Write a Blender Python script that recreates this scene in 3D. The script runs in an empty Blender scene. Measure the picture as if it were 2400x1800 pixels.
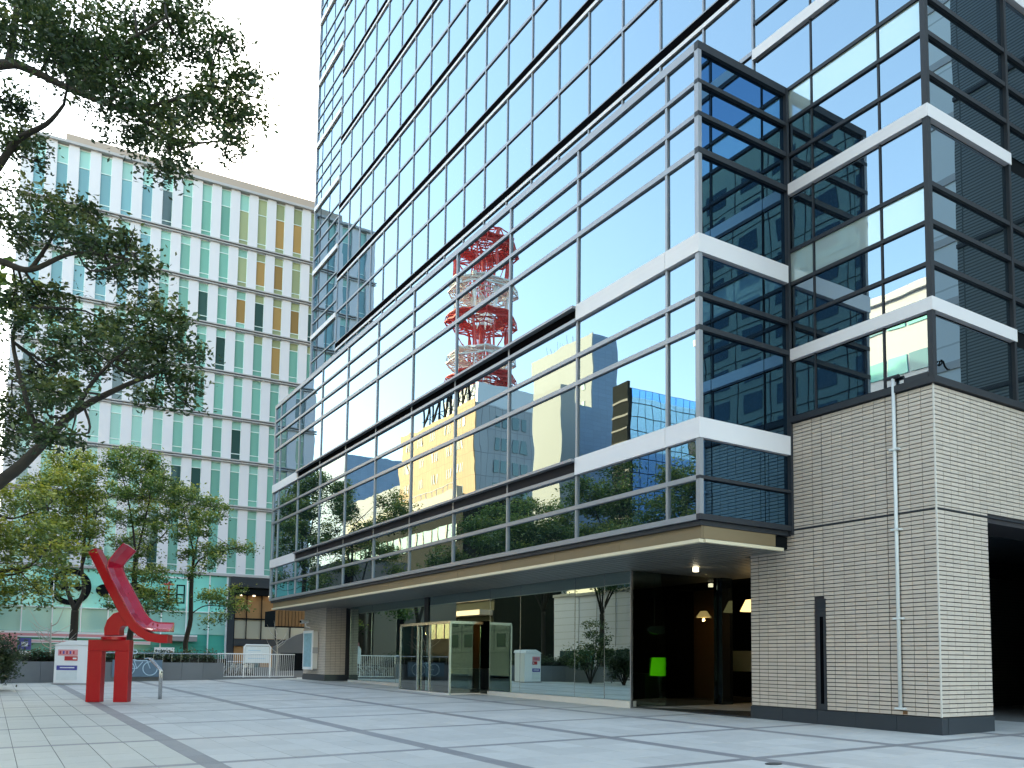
import bpy, math, random
import numpy as np
from mathutils import Vector, Matrix
rnd = random.Random(11)
nrs = np.random.RandomState(5)
SC = bpy.context.scene
COL = SC.collection
R_ = math.radians

# ------------------------------------------------------------------ camera
F_PX, PPX, PPY, EYE = 1982.24, 1224.26, 1398.03, 1.55
YAW, PITCH, ROLL = R_(32.152), R_(4.3427), R_(0.63447)
cy, sy, cp, sp = math.cos(YAW), math.sin(YAW), math.cos(PITCH), math.sin(PITCH)
FW = np.array([sy*cp, cy*cp, sp]); RT = np.array([cy, -sy, 0.0]); UP = np.cross(RT, FW)
cr, sr = math.cos(ROLL), math.sin(ROLL)
RT, UP = cr*RT + sr*UP, -sr*RT + cr*UP
CP = np.array([0, 0, EYE])
cam_d = bpy.data.cameras.new('camera'); cam = bpy.data.objects.new('camera', cam_d); COL.objects.link(cam)
cam_d.sensor_width = 36; cam_d.lens = F_PX/2400*36
cam_d.shift_x = (1200-PPX)/2400; cam_d.shift_y = (PPY-900)/2400
cam_d.clip_start = 0.1; cam_d.clip_end = 6000
cam.matrix_world = Matrix(((RT[0], UP[0], -FW[0], 0), (RT[1], UP[1], -FW[1], 0), (RT[2], UP[2], -FW[2], EYE), (0, 0, 0, 1)))
SC.camera = cam

# ------------------------------------------------------------------ sky, sun, exposure
SUN_AZ, SUN_EL = R_(38), R_(21)          # azimuth measured from +Y towards +X
W = bpy.data.worlds.new('World'); SC.world = W; W.use_nodes = True
nt = W.node_tree; nt.nodes.clear()
sky = nt.nodes.new('ShaderNodeTexSky'); sky.sky_type = 'NISHITA'; sky.sun_disc = False
sky.sun_elevation = SUN_EL; sky.sun_rotation = SUN_AZ
sky.air_density = 1.0; sky.dust_density = 1.6; sky.ozone_density = 1.6
bg = nt.nodes.new('ShaderNodeBackground'); bg.inputs[1].default_value = 0.15
wo = nt.nodes.new('ShaderNodeOutputWorld')
nt.links.new(sky.outputs[0], bg.inputs[0]); nt.links.new(bg.outputs[0], wo.inputs[0])
sun_d = bpy.data.lights.new('sun', 'SUN'); sun_d.energy = 2.0; sun_d.angle = R_(0.5); sun_d.color = (1.0, 0.76, 0.48)
sun = bpy.data.objects.new('sun', sun_d); COL.objects.link(sun)
sd = Vector((math.sin(SUN_AZ)*math.cos(SUN_EL), math.cos(SUN_AZ)*math.cos(SUN_EL), math.sin(SUN_EL)))
sun.rotation_euler = sd.to_track_quat('Z', 'Y').to_euler(); sun.location = sd*300
vs = SC.view_settings; vs.view_transform = 'Standard'; vs.look = 'None'; vs.gamma = 1; vs.exposure = 3.0
vs.use_curve_mapping = False
vs.use_white_balance = True; vs.white_balance_temperature = 8700; vs.white_balance_tint = 4
SC.cycles.max_bounces = 10; SC.cycles.glossy_bounces = 6; SC.cycles.transparent_max_bounces = 16
SC.cycles.caustics_reflective = False; SC.cycles.caustics_refractive = False
SC.cycles.use_denoising = True

# ------------------------------------------------------------------ picture <-> place (used only for ranking sizes)
def proj(P):
    d = np.asarray(P, float) - CP
    q = (d@RT, d@UP, d@FW)
    if q[2] < 0.2: return None
    return PPX+F_PX*q[0]/q[2], PPY-F_PX*q[1]/q[2], q[2]
def ray(x, y): return RT*((x-PPX)/F_PX) - UP*((y-PPY)/F_PX) + FW
def at(x, y, depth): return CP + ray(x, y)*depth
GA, GB, GC = -0.281, 0.012, 0.007
def zg(x, y): return GA + GB*max(-60, min(60, x)) + GC*max(-40, min(120, y))

# ------------------------------------------------------------------ object helpers
OFF = {}
def tag(o, label=None, cat=None, group=None, kind=None):
    if label: o['label'] = label
    if cat: o['category'] = cat
    if group: o['group'] = group
    if kind: o['kind'] = kind
    return o
def empty(name, loc, rz=0, world=False):
    """A thing's root. world=True: its parts are given in world coordinates."""
    o = bpy.data.objects.new(name, None); COL.objects.link(o); o.empty_display_size = 0.3
    o.location = loc; o.rotation_euler = (0, 0, rz)
    OFF[o] = Vector(loc) if world else Vector((0, 0, 0))
    return o
def thing(name, label, cat, loc, rz=0, group=None, world=False):
    return tag(empty(name, loc, rz, world), label, cat, group)
_uc = {}
CUBE_V = [(-.5,-.5,-.5),(.5,-.5,-.5),(.5,.5,-.5),(-.5,.5,-.5),(-.5,-.5,.5),(.5,-.5,.5),(.5,.5,.5),(-.5,.5,.5)]
CUBE_F = [(0,3,2,1),(4,5,6,7),(0,1,5,4),(1,2,6,5),(2,3,7,6),(3,0,4,7)]
def ucube(mat):
    if mat not in _uc:
        me = bpy.data.meshes.new('block_'+mat); me.from_pydata(CUBE_V, [], CUBE_F); me.materials.append(M[mat]); _uc[mat] = me
    return _uc[mat]
def block(name, lo, hi, mat, parent, tilt=0.0):
    """A plain piece (pane, rail, tile, slab): shared unit mesh, scaled."""
    o = bpy.data.objects.new(name, ucube(mat)); COL.objects.link(o)
    off = OFF[parent]
    o.location = [(lo[i]+hi[i])/2-off[i] for i in range(3)]
    o.scale = [max(1e-3, abs(hi[i]-lo[i])) for i in range(3)]
    if tilt: o.rotation_euler = [rnd.uniform(-tilt, tilt) for _ in range(3)]
    o.parent = parent
    return o
class MB:
    def __init__(s): s.v = []; s.f = []; s.m = []; s.cm = 0
    def add(s, vs, fs):
        b = len(s.v); s.v += [tuple(map(float, p)) for p in vs]
        for f in fs: s.f.append(tuple(i+b for i in f)); s.m.append(s.cm)
        return s
    def box(s, lo, hi):
        c = [(lo[i]+hi[i])/2 for i in range(3)]; d = [hi[i]-lo[i] for i in range(3)]
        return s.add([[c[i]+v[i]*d[i] for i in range(3)] for v in CUBE_V], CUBE_F)
    def tube(s, pts, rad, n=8, caps=True):
        pts = [Vector(p) for p in pts]
        if not hasattr(rad, '__len__'): rad = [rad]*len(pts)
        rings = []; ref = None
        for i, p in enumerate(pts):
            t = (pts[min(i+1, len(pts)-1)]-pts[max(i-1, 0)]).normalized()
            if ref is None:
                ref = Vector((0, 0, 1)) if abs(t.z) < .9 else Vector((1, 0, 0))
            a = (ref-t*ref.dot(t)).normalized(); b = t.cross(a); ref = a
            rings.append([p+(a*math.cos(2*math.pi*k/n)+b*math.sin(2*math.pi*k/n))*rad[i] for k in range(n)])
        vs = [q for r in rings for q in r]; fs = []
        for i in range(len(rings)-1):
            for k in range(n):
                fs.append((i*n+k, i*n+(k+1) % n, (i+1)*n+(k+1) % n, (i+1)*n+k))
        if caps: fs += [tuple(range(n-1, -1, -1)), tuple((len(rings)-1)*n+k for k in range(n))]
        return s.add(vs, fs)
    def prism(s, poly, lo, hi, axis=1):
        """2-D outline (counter-clockwise) extruded along axis between lo and hi."""
        def P(p, d):
            q = [0, 0, 0]; o = [i for i in range(3) if i != axis]; q[o[0]], q[o[1]] = p; q[axis] = d; return q
        n = len(poly)
        vs = [P(p, lo) for p in poly]+[P(p, hi) for p in poly]
        fs = [tuple(range(n)), tuple(range(2*n-1, n-1, -1))]
        fs += [(i, n+i, n+(i+1) % n, (i+1) % n) for i in range(n)]
        return s.add(vs, fs)
    def sweep(s, path, sect):
        """path in the local x-z plane, section points (n, d): n in the plane, d along y."""
        pts = [Vector((p[0], 0, p[1])) for p in path]; k = len(sect); vs = []; fs = []
        for i, p in enumerate(pts):
            t0 = (pts[i]-pts[max(i-1, 0)]); t1 = (pts[min(i+1, len(pts)-1)]-pts[i])
            t0 = t0.normalized() if t0.length > 0 else t1.normalized(); t1 = t1.normalized() if t1.length > 0 else t0
            t = (t0+t1).normalized(); nn = Vector((-t.z, 0, t.x)); sc = 1/max(.5, t.dot(t0))
            for (a, d) in sect: vs.append(p+nn*a*sc+Vector((0, d, 0)))
        for i in range(len(pts)-1):
            for j in range(k): fs.append((i*k+j, i*k+(j+1) % k, (i+1)*k+(j+1) % k, (i+1)*k+j))
        fs += [tuple(range(k-1, -1, -1)), tuple((len(pts)-1)*k+j for j in range(k))]
        return s.add(vs, fs)
    def build(s, name, mat, parent=None, smooth=False, bevel=0):
        off = OFF[parent] if parent else Vector((0, 0, 0))
        me = bpy.data.meshes.new(name)
        me.from_pydata([(v[0]-off[0], v[1]-off[1], v[2]-off[2]) for v in s.v], [], s.f)
        for m in (mat if isinstance(mat, (list, tuple)) else [mat]): me.materials.append(M[m])
        if max(s.m, default=0): me.polygons.foreach_set('material_index', s.m)
        if smooth: me.polygons.foreach_set('use_smooth', [True]*len(me.polygons))
        me.update()
        import bmesh
        bm = bmesh.new(); bm.from_mesh(me); bmesh.ops.recalc_face_normals(bm, faces=bm.faces); bm.to_mesh(me); bm.free()
        o = bpy.data.objects.new(name, me); COL.objects.link(o); o.parent = parent
        OFF[o] = Vector(off)
        if bevel:
            b = o.modifiers.new('bevel', 'BEVEL'); b.width = bevel; b.segments = 2; b.limit_method = 'ANGLE'
        return o
def copy_tree(o, parent=None):
    c = o.copy(); COL.objects.link(c); c.parent = parent
    for ch in list(o.children): copy_tree(ch, c)
    return c
def pieces(parent, name, boxes, mat, limit=300, tilt=0.0, restname=None, mw=None):
    """Boxes (lo, hi[, material]) that belong to one part: the largest in view as objects, the rest as one."""
    off = OFF[parent]; sc = []
    for b in boxes:
        c = np.array([(b[0][i]+b[1][i])/2 for i in range(3)]); size = sum((b[1][i]-b[0][i])**2 for i in range(3))**.5
        w = c if mw is None else np.array((mw@Vector(c))[:])
        q = proj(w); s = -1
        if q and -60 < q[0] < 2460 and -60 < q[1] < 1860: s = size/q[2]
        sc.append((s, b))
    sc.sort(key=lambda t: -t[0])
    for i, (s, b) in enumerate(sc[:limit]):
        block(name, b[0], b[1], b[2] if len(b) > 2 else mat, parent, tilt)
    rest = sc[limit:]
    if rest:
        mats = sorted({(b[2] if len(b) > 2 else mat) for s, b in rest}); mb = MB()
        for s, b in rest:
            mb.cm = mats.index(b[2] if len(b) > 2 else mat); mb.box(b[0], b[1])
        tag(mb.build(restname or name, mats, parent), kind='stuff')

# ------------------------------------------------------------------ materials
M = {}
def mat(name, col, rough=0.6, metal=0.0, spec=0.5, var=0.0, bump=0.0, bscale=40, noise=0.0, nscale=3, coat=0.0, emit=None, estr=0):
    m = bpy.data.materials.new(name); m.use_nodes = True; t = m.node_tree; b = t.nodes['Principled BSDF']
    b.inputs['Base Color'].default_value = (*col, 1); b.inputs['Roughness'].default_value = rough
    b.inputs['Metallic'].default_value = metal; b.inputs['Specular IOR Level'].default_value = spec
    b.inputs['Coat Weight'].default_value = coat; b.inputs['Coat Roughness'].default_value = 0.05
    if emit:
        b.inputs['Emission Color'].default_value = (*emit, 1); b.inputs['Emission Strength'].default_value = estr
    geo = t.nodes.new('ShaderNodeNewGeometry')
    cur = None
    def mul(val_socket, lo, hi):
        nonlocal cur
        mr = t.nodes.new('ShaderNodeMapRange'); mr.inputs[3].default_value = lo; mr.inputs[4].default_value = hi
        t.links.new(val_socket, mr.inputs[0])
        mx = t.nodes.new('ShaderNodeVectorMath'); mx.operation = 'SCALE'
        if cur is None: mx.inputs[0].default_value = col
        else: t.links.new(cur, mx.inputs[0])
        t.links.new(mr.outputs[0], mx.inputs['Scale']); cur = mx.outputs[0]
    if noise:
        n = t.nodes.new('ShaderNodeTexNoise'); n.inputs['Scale'].default_value = nscale; n.inputs['Detail'].default_value = 6
        n.inputs['Roughness'].default_value = .65
        t.links.new(geo.outputs['Position'], n.inputs['Vector']); mul(n.outputs[0], 1-noise, 1+noise)
    if var:
        oi = t.nodes.new('ShaderNodeObjectInfo'); ad = t.nodes.new('ShaderNodeMath'); ad.operation = 'ADD'
        fr = t.nodes.new('ShaderNodeMath'); fr.operation = 'FRACT'
        t.links.new(oi.outputs['Random'], ad.inputs[0]); t.links.new(geo.outputs['Random Per Island'], ad.inputs[1])
        t.links.new(ad.outputs[0], fr.inputs[0]); mul(fr.outputs[0], 1-var, 1+var)
    if cur is not None: t.links.new(cur, b.inputs['Base Color'])
    if bump:
        n = t.nodes.new('ShaderNodeTexNoise'); n.inputs['Scale'].default_value = bscale; n.inputs['Detail'].default_value = 4
        t.links.new(geo.outputs['Position'], n.inputs['Vector'])
        bp = t.nodes.new('ShaderNodeBump'); bp.inputs['Strength'].default_value = bump; bp.inputs['Distance'].default_value = 0.01
        t.links.new(n.outputs[0], bp.inputs['Height']); t.links.new(bp.outputs[0], b.inputs['Normal'])
    M[name] = m; return m
def glass(name, tint, base, behind=(.008, .012, .016), clear=0.0, wob=0.0005, pale=None):
    """Coated facade glass: a mirror of strength `base` (rising at grazing angles) over a dark room."""
    m = bpy.data.materials.new(name); m.use_nodes = True; t = m.node_tree; t.nodes.clear(); L = t.links.new
    out = t.nodes.new('ShaderNodeOutputMaterial'); mix = t.nodes.new('ShaderNodeMixShader')
    gl = t.nodes.new('ShaderNodeBsdfGlossy'); gl.inputs['Color'].default_value = (*tint, 1); gl.inputs['Roughness'].default_value = 0.0
    df = t.nodes.new('ShaderNodeBsdfDiffuse'); df.inputs['Color'].default_value = (*(pale or behind), 1)
    fr = t.nodes.new('ShaderNodeFresnel'); fr.inputs['IOR'].default_value = 1.5
    mr = t.nodes.new('ShaderNodeMapRange'); mr.inputs[1].default_value = 0.04; mr.inputs[2].default_value = 1
    mr.inputs[3].default_value = base; mr.inputs[4].default_value = 1.0
    L(fr.outputs[0], mr.inputs[0]); L(mr.outputs[0], mix.inputs[0])
    geo = t.nodes.new('ShaderNodeNewGeometry'); nz = t.nodes.new('ShaderNodeTexNoise'); nz.inputs['Scale'].default_value = 0.55
    nz.inputs['Detail'].default_value = 1.5
    bp = t.nodes.new('ShaderNodeBump'); bp.inputs['Strength'].default_value = 1; bp.inputs['Distance'].default_value = wob*20
    bp.inputs['Strength'].default_value = 0.05 if wob else 0
    L(geo.outputs['Position'], nz.inputs['Vector']); L(nz.outputs[0], bp.inputs['Height']); L(bp.outputs[0], gl.inputs['Normal'])
    if clear > 0:
        tr = t.nodes.new('ShaderNodeBsdfTransparent'); tr.inputs['Color'].default_value = (clear*.92, clear, clear*.96, 1)
        L(tr.outputs[0], mix.inputs[1])
    else: L(df.outputs[0], mix.inputs[1])
    L(gl.outputs[0], mix.inputs[2]); L(mix.outputs[0], out.inputs[0])
    M[name] = m; return m
def striped(name, colA, colB, w, h, gap, scale=1.0, rough=.6, vec='yz', offset=0.0):
    """Brick-texture surface for walls too far away to build piece by piece."""
    m = bpy.data.materials.new(name); m.use_nodes = True; t = m.node_tree; b = t.nodes['Principled BSDF']; L = t.links.new
    geo = t.nodes.new('ShaderNodeNewGeometry'); sep = t.nodes.new('ShaderNodeSeparateXYZ'); com = t.nodes.new('ShaderNodeCombineXYZ')
    L(geo.outputs['Position'], sep.inputs[0]); ax = {'x': 0, 'y': 1, 'z': 2}
    if vec[0] == 'a':
        ad = t.nodes.new('ShaderNodeMath'); L(sep.outputs[0], ad.inputs[0]); L(sep.outputs[1], ad.inputs[1]); L(ad.outputs[0], com.inputs[0])
    else: L(sep.outputs[ax[vec[0]]], com.inputs[0])
    L(sep.outputs[ax[vec[1]]], com.inputs[1])
    br = t.nodes.new('ShaderNodeTexBrick'); br.offset = offset; br.inputs['Scale'].default_value = scale
    br.inputs['Brick Width'].default_value = w; br.inputs['Row Height'].default_value = h; br.inputs['Mortar Size'].default_value = gap
    br.inputs['Mortar Smooth'].default_value = 0; br.inputs['Bias'].default_value = -.2
    br.inputs['Color1'].default_value = (*colA, 1); br.inputs['Color2'].default_value = (*[c*.88 for c in colA], 1); br.inputs['Mortar'].default_value = (*colB, 1)
    L(com.outputs[0], br.inputs['Vector']); L(br.outputs[0], b.inputs['Base Color']); b.inputs['Roughness'].default_value = rough
    M[name] = m; return m
def leafmat(name, c0, c1, c2):
    m = bpy.data.materials.new(name); m.use_nodes = True; t = m.node_tree; t.nodes.clear(); L = t.links.new
    out = t.nodes.new('ShaderNodeOutputMaterial'); at_ = t.nodes.new('ShaderNodeAttribute'); at_.attribute_name = 'tone'
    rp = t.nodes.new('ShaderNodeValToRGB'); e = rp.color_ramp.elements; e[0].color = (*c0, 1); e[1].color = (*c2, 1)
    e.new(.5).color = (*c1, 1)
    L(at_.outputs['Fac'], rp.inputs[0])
    d = t.nodes.new('ShaderNodeBsdfDiffuse'); tr = t.nodes.new('ShaderNodeBsdfTranslucent'); g = t.nodes.new('ShaderNodeBsdfGlossy')
    g.inputs['Roughness'].default_value = .35; g.inputs['Color'].default_value = (.9, .95, .9, 1)
    L(rp.outputs[0], d.inputs[0]); L(rp.outputs[0], tr.inputs[0])
    m1 = t.nodes.new('ShaderNodeMixShader'); m1.inputs[0].default_value = .35; L(d.outputs[0], m1.inputs[1]); L(tr.outputs[0], m1.inputs[2])
    m2 = t.nodes.new('ShaderNodeMixShader'); m2.inputs[0].default_value = .06; L(m1.outputs[0], m2.inputs[1]); L(g.outputs[0], m2.inputs[2])
    L(m2.outputs[0], out.inputs[0]); M[name] = m
glass('mirror_glass', (.59, .80, .95), .43, wob=.0030)
glass('pale_glass', (.70, .86, .90), .40, wob=.0008, pale=(.42, .52, .53))
glass('dark_glass', (.13, .33, .54), .66, wob=.0006)
glass('teal_dark_glass', (.30, .45, .50), .10, wob=.0006)
glass('shop_glass', (.70, .90, .87), .58, clear=.30, wob=.0008)
glass('door_glass', (.85, .97, .95), .14, clear=.75, wob=.0004)
glass('blue_glass', (.22, .60, 1.0), .60, behind=(.03, .16, .42), wob=.002)
glass('window_dark', (.5, .65, .65), .12, behind=(.02, .05, .05), wob=0)
mat('aluminium', (.29, .30, .33), .38, .35, noise=.06, nscale=.7)
mat('dark_aluminium', (.030, .034, .042), .5, 0, .25)
mat('white_panel', (.72, .69, .72), .5, noise=.05, nscale=.8)
mat('vent_black', (.004, .004, .005), .9, 0, 0)
mat('vent_mesh', (.030, .028, .032), .8, 0, .1)
mat('room_dark', (.006, .008, .010), .9, 0, .1)
mat('room_floor', (.03, .034, .038), .35)
mat('wall_tile', (.56, .475, .415), .40, var=.055, noise=.10, nscale=1.6)
mat('tile_joint', (.035, .033, .04), .9)
mat('edge_trim', (.62, .58, .54), .4)
mat('granite_dark', (.026, .034, .044), .35, noise=.25, nscale=60)
mat('tan_panel', (.22, .16, .095), .45, .2, var=.06)
mat('cream_strip', (.70, .60, .44), .4)
mat('soffit_slat', (.19, .19, .175), .45, .25, var=.10)
mat('curb_white', (.66, .63, .60), .5, noise=.08, nscale=2)
mat('steel', (.55, .56, .57), .22, .9)
mat('paver', (.51, .51, .50), .55, var=.075, noise=.10, nscale=5, bump=.25, bscale=90)
mat('paver_warm', (.51, .51, .47), .55, var=.05, noise=.10, nscale=5, bump=.25, bscale=90)
mat('band_stone', (.235, .235, .25), .5, var=.08, noise=.16, nscale=14, bump=.2, bscale=120)
mat('paver_joint', (.16, .16, .16), .9)
mat('asphalt', (.06, .06, .062), .9, noise=.2, nscale=8)
mat('pipe', (.66, .69, .70), .35)
mat('rust', (.20, .10, .05), .9)
mat('white_wall', (.62, .60, .65), .5, noise=.03, nscale=.3)
mat('ledge_grey', (.40, .38, .39), .6)
mat('win_frame', (.70, .82, .80), .5)
mat('mint_pane', (.17, .41, .35), .10, spec=.6, var=.14)
mat('mint_light', (.27, .53, .48), .12, spec=.6, var=.10)
mat('blue_pane', (.12, .31, .35), .08, spec=.6, var=.14)
mat('warm_glow_pane', (.36, .22, .09), .15, spec=.6, var=.2)  # warm light in the panes, painted as amber colour
mat('dark_pane', (.035, .085, .08), .06, spec=.7, var=.3)
mat('olive_pane', (.34, .38, .23), .15, spec=.6, var=.15)
mat('aqua_glass', (.22, .70, .62), .12, spec=.6, var=.07, noise=.06, nscale=.3)
mat('aqua_dark', (.05, .36, .30), .10, spec=.6, var=.12)
mat('parapet', (.40, .31, .26), .7, noise=.06, nscale=1)
mat('sign_black', (.003, .004, .006), .7, 0, .1)
mat('sign_white', (.82, .82, .84), .5)
mat('sign_red', (.55, .03, .04), .5)
mat('sign_pink', (.75, .30, .33), .5)
mat('sign_blue', (.07, .07, .32), .5)
mat('sign_green', (.03, .22, .12), .5)
mat('sculpture_red', (.40, .002, .008), .35, spec=.35, coat=.15, noise=.05, nscale=1.5)
mat('sculpture_sheen_red', (.46, .006, .03), .22, coat=.9)  # same red paint, sky sheen put in as pinker base and gloss
mat('planter_wall', (.16, .17, .185), .6, var=.06, noise=.08, nscale=2)
mat('wood_panel', (.28, .14, .055), .5, var=.12, noise=.2, nscale=1.2)
mat('beige_glass', (.42, .38, .30), .2, var=.05)
mat('bark', (.035, .029, .024), .95, noise=.4, nscale=7, bump=.8, bscale=18)
mat('pale_bark', (.45, .43, .40), .9)
mat('concrete_yellow', (.64, .48, .26), .7, noise=.05, nscale=.4)
mat('concrete_grey', (.26, .26, .27), .7, noise=.05, nscale=.4)
mat('concrete_pale', (.30, .315, .31), .7, noise=.05, nscale=.3)
mat('concrete_cream', (.44, .38, .31), .7, noise=.05, nscale=.3)
mat('lattice_red', (.55, .035, .030), .5)
mat('lattice_white', (.72, .72, .71), .5)
mat('roof_metal', (.50, .52, .54), .5, .2)
mat('stone_dark', (.016, .018, .014), .9, 0, .1)
mat('brown_stucco', (.20, .17, .145), .8)
mat('stone_olive', (.60, .56, .40), .7, noise=.08, nscale=.5)
mat('green_lamp', (.06, .55, .03), .4, emit=(.10, .9, .03), estr=.10)
mat('warm_lamp', (.9, .7, .4), .4, emit=(1, .72, .36), estr=.25)
mat('lamp_white', (.9, .9, .9), .4, emit=(1, .95, .85), estr=.8)
mat('poster_paper', (.70, .74, .76), .5, noise=.10, nscale=6)
mat('poster_tint', (.22, .42, .50), .4, noise=.5, nscale=5)
mat('sign_steelblue', (.10, .17, .24), .5)
mat('line_paleblue', (.45, .60, .72), .5)
mat('oval_plate', (.10, .17, .17), .3)
mat('rubber', (.02, .02, .02), .8)
mat('bike_paint', (.35, .37, .40), .35, .3, var=.5)
striped('shaded_passage_tile', (.060, .075, .078), (.015, .02, .022), 1.35, .10, .022, rough=.5, vec='xz')  # far tile darkened, the passage gloom put into its colour
striped('grey_panels', (.66, .68, .70), (.42, .44, .46), 3.0, 3.6, .06, rough=.6, vec='yz')
striped('far_tile', (.17, .20, .21), (.035, .045, .05), 1.35, .10, .022, rough=.4, vec='yz')
striped('shade_blue_tile', (.15, .25, .37), (.12, .20, .30), 1.2, .6, .03, rough=.6, vec='az')  # cream tower's shaded side, its blue shade put into the colour
striped('panel_sunlit_yellow', (.45, .27, .13), (.27, .16, .08), 1.1, 4.3, .05, rough=.7, vec='yz')  # cladding of the sunlit face, warm sun put into the colour
striped('panel_shaded_grey', (.33, .35, .37), (.20, .21, .23), 1.5, 4.3, .07, rough=.7, vec='xz')  # same building's shaded face, shade put into the grey
striped('blue_curtain', (.11, .30, .62), (.03, .08, .22), .95, 1.7, .07, rough=.15, vec='az')
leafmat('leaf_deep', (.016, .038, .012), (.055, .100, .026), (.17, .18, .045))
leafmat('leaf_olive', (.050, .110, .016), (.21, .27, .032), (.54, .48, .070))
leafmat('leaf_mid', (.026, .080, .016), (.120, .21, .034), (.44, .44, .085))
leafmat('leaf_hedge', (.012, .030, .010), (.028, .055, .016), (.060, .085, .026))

# ------------------------------------------------------------------ ground and plaza paving
xs = [-3000, -60, 60, 3000]; ys = [-3000, -40, 120, 3000]
mb = MB(); mb.add([(x, y, zg(x, y)-.05) for y in ys for x in xs], [(j*4+i, j*4+i+1, (j+1)*4+i+1, (j+1)*4+i) for j in range(3) for i in range(3)])
tag(mb.build('ground', 'asphalt'), kind='structure')
plaza = MB().box((-26, -14, -.2), (44, 54.5, -.012)).build('plaza_paving', 'paver_joint')
tag(plaza, kind='structure')
ax = Vector((1, 0, GB)).normalized(); az_ = ax.cross(Vector((0, 1, GC)).normalized()).normalized(); ay = az_.cross(ax)
PM = Matrix(((ax.x, ay.x, az_.x, 0), (ax.y, ay.y, az_.y, 0), (ax.z, ay.z, az_.z, GA), (0, 0, 0, 1)))
plaza.matrix_world = PM
X0, DX, Y0, DY = 3.1, 4.04, 14.31, 4.02
slabs, bands = [], []
for i in range(-6, 5):
    xa = X0+DX*i
    for j in range(-5, 10):
        ya = Y0+DY*j
        ww, wl = .17, .12
        # long band stones (towards the far end) and cross bands
        for q in range(4):
            y1 = ya+wl+(DY-2*wl)*q/4; y2 = ya+wl+(DY-2*wl)*(q+1)/4
            bands.append(((xa-ww, y1+.004, -.05), (xa+ww, y2-.004, -.001)))
        bands.append(((xa-ww, ya-wl+.004, -.05), (xa+ww, ya+wl-.004, -.001)))
        for q in range(3):
            x1 = xa+ww+(DX-2*ww)*q/3; x2 = xa+ww+(DX-2*ww)*(q+1)/3
            bands.append(((x1+.004, ya-wl+.004, -.05), (x2-.004, ya+wl-.004, -.001)))
        nx, ny = 6, 4
        gx = .006 if xa < 2 else .003
        for a in range(nx):
            for b in range(ny):
                x1 = xa+ww+(DX-2*ww)*a/nx; x2 = xa+ww+(DX-2*ww)*(a+1)/nx
                y1 = ya+wl+(DY-2*wl)*b/ny; y2 = ya+wl+(DY-2*wl)*(b+1)/ny
                dz = rnd.uniform(-.0015, 0)
                slabs.append(((x1+gx, y1+.003, -.05), (x2-gx, y2-.003, dz), 'paver_warm' if xa < 2 else 'paver'))
pieces(plaza, 'paving_slab', slabs, 'paver', 300, restname='far_paving_slabs', mw=PM)
pieces(plaza, 'band_stone', bands, 'band_stone', 200, restname='far_band_stones', mw=PM)

# ------------------------------------------------------------------ the glass tower with its podium
XP, XT, XG = 14.56, 17.87, 17.45            # podium glass, tower glass / tiled wall, shop glass
YC, YR, YE = 10.98, 15.04, 52.45            # tower corner, podium return, podium far end
def Ym(k): return 16.2+2.0*k-.0027*k*k
def zb(n): return 9.95+4.62*n
tower = thing('glass_tower', 'mirror glass office tower with projecting glass podium and beige tiled corner', 'building', (XT, 30, 0), world=True)
TOPZ = zb(15)
core = MB(); core.box((XT+.12, YC+.12, 8.0), (44, 56.2, TOPZ)); core.box((XP+.14, YR+.12, 5.0), (XT+.2, YE-.1, 17.2))
core.build('inner_core', 'room_dark', tower)
panes, spand = [], []
def px(y1, y2, z1, z2, X, m=None, g=.045):
    t = ((X, y1+g, z1+g), (X+.03, y2-g, z2-g))
    return t if m is None else t+(m,)
tower_glass, podium_glass, side_glass = [], [], []
# tower, middle bays
for k in range(18):
    for n in range(1, 15):
        z = zb(n)
        if n > 1: tower_glass.append(px(Ym(k), Ym(k+1), z+.05, z+2.10, XT+.02))
        tower_glass.append(px(Ym(k), Ym(k+1), z+2.48, z+4.55, XT+.02))
edgesR = [YC, 12.2, 14.2, 16.2]; edgesL = [51.33, 53.3, 55.1, 56.23]
for ed in (edgesR, edgesL):
    for n in range(-1, 15):
        z = zb(n)
        for a, b in zip(ed[:-1], ed[1:]):
            if n == -1: tower_glass.append(px(a, b, 8.12, z+4.3, XT+.02)); continue
            for z1, z2, mm in ((0, .84, None), (.84, 1.83, None), (1.83, 2.75, 'pale_glass'), (2.75, 4.30, None)):
                if ed is edgesL: mm = None if z1 != 2.75 else 'mirror_glass'
                tower_glass.append(px(a, b, z+z1, z+z2, XT+.02, mm))
gl_t = MB().box((XT+.06, YC+.3, 8.1), (XT+.10, 56.0, TOPZ)).build('tower_glazing', 'room_dark', tower)
pieces(gl_t, 'glass_pane', tower_glass, 'mirror_glass', 300, tilt=.0010, restname='upper_glass_panes')
fr_t = MB().box((XT+.10, YC+.35, 8.15), (XT+.118, 55.9, TOPZ-.1)).build('tower_frame', 'room_dark', tower)
for k in range(19):
    block('mullion', (XT-.03, Ym(k)-.03, 12 if 0 < k < 18 else 8.1), (XT+.06, Ym(k)+.03, TOPZ), 'aluminium', fr_t)
for y in (12.2, 14.2, 53.3, 55.1):
    block('mullion', (XT-.005, y-.025, 8.1), (XT+.06, y+.025, TOPZ), 'dark_aluminium', fr_t)
block('corner_post', (XT-.07, YC-.07, 8.05), (XT+.06, YC+.06, TOPZ), 'dark_aluminium', fr_t)
block('corner_post', (XT-.07, 56.17, 8.05), (XT+.06, 56.30, TOPZ), 'aluminium', fr_t)
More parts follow.
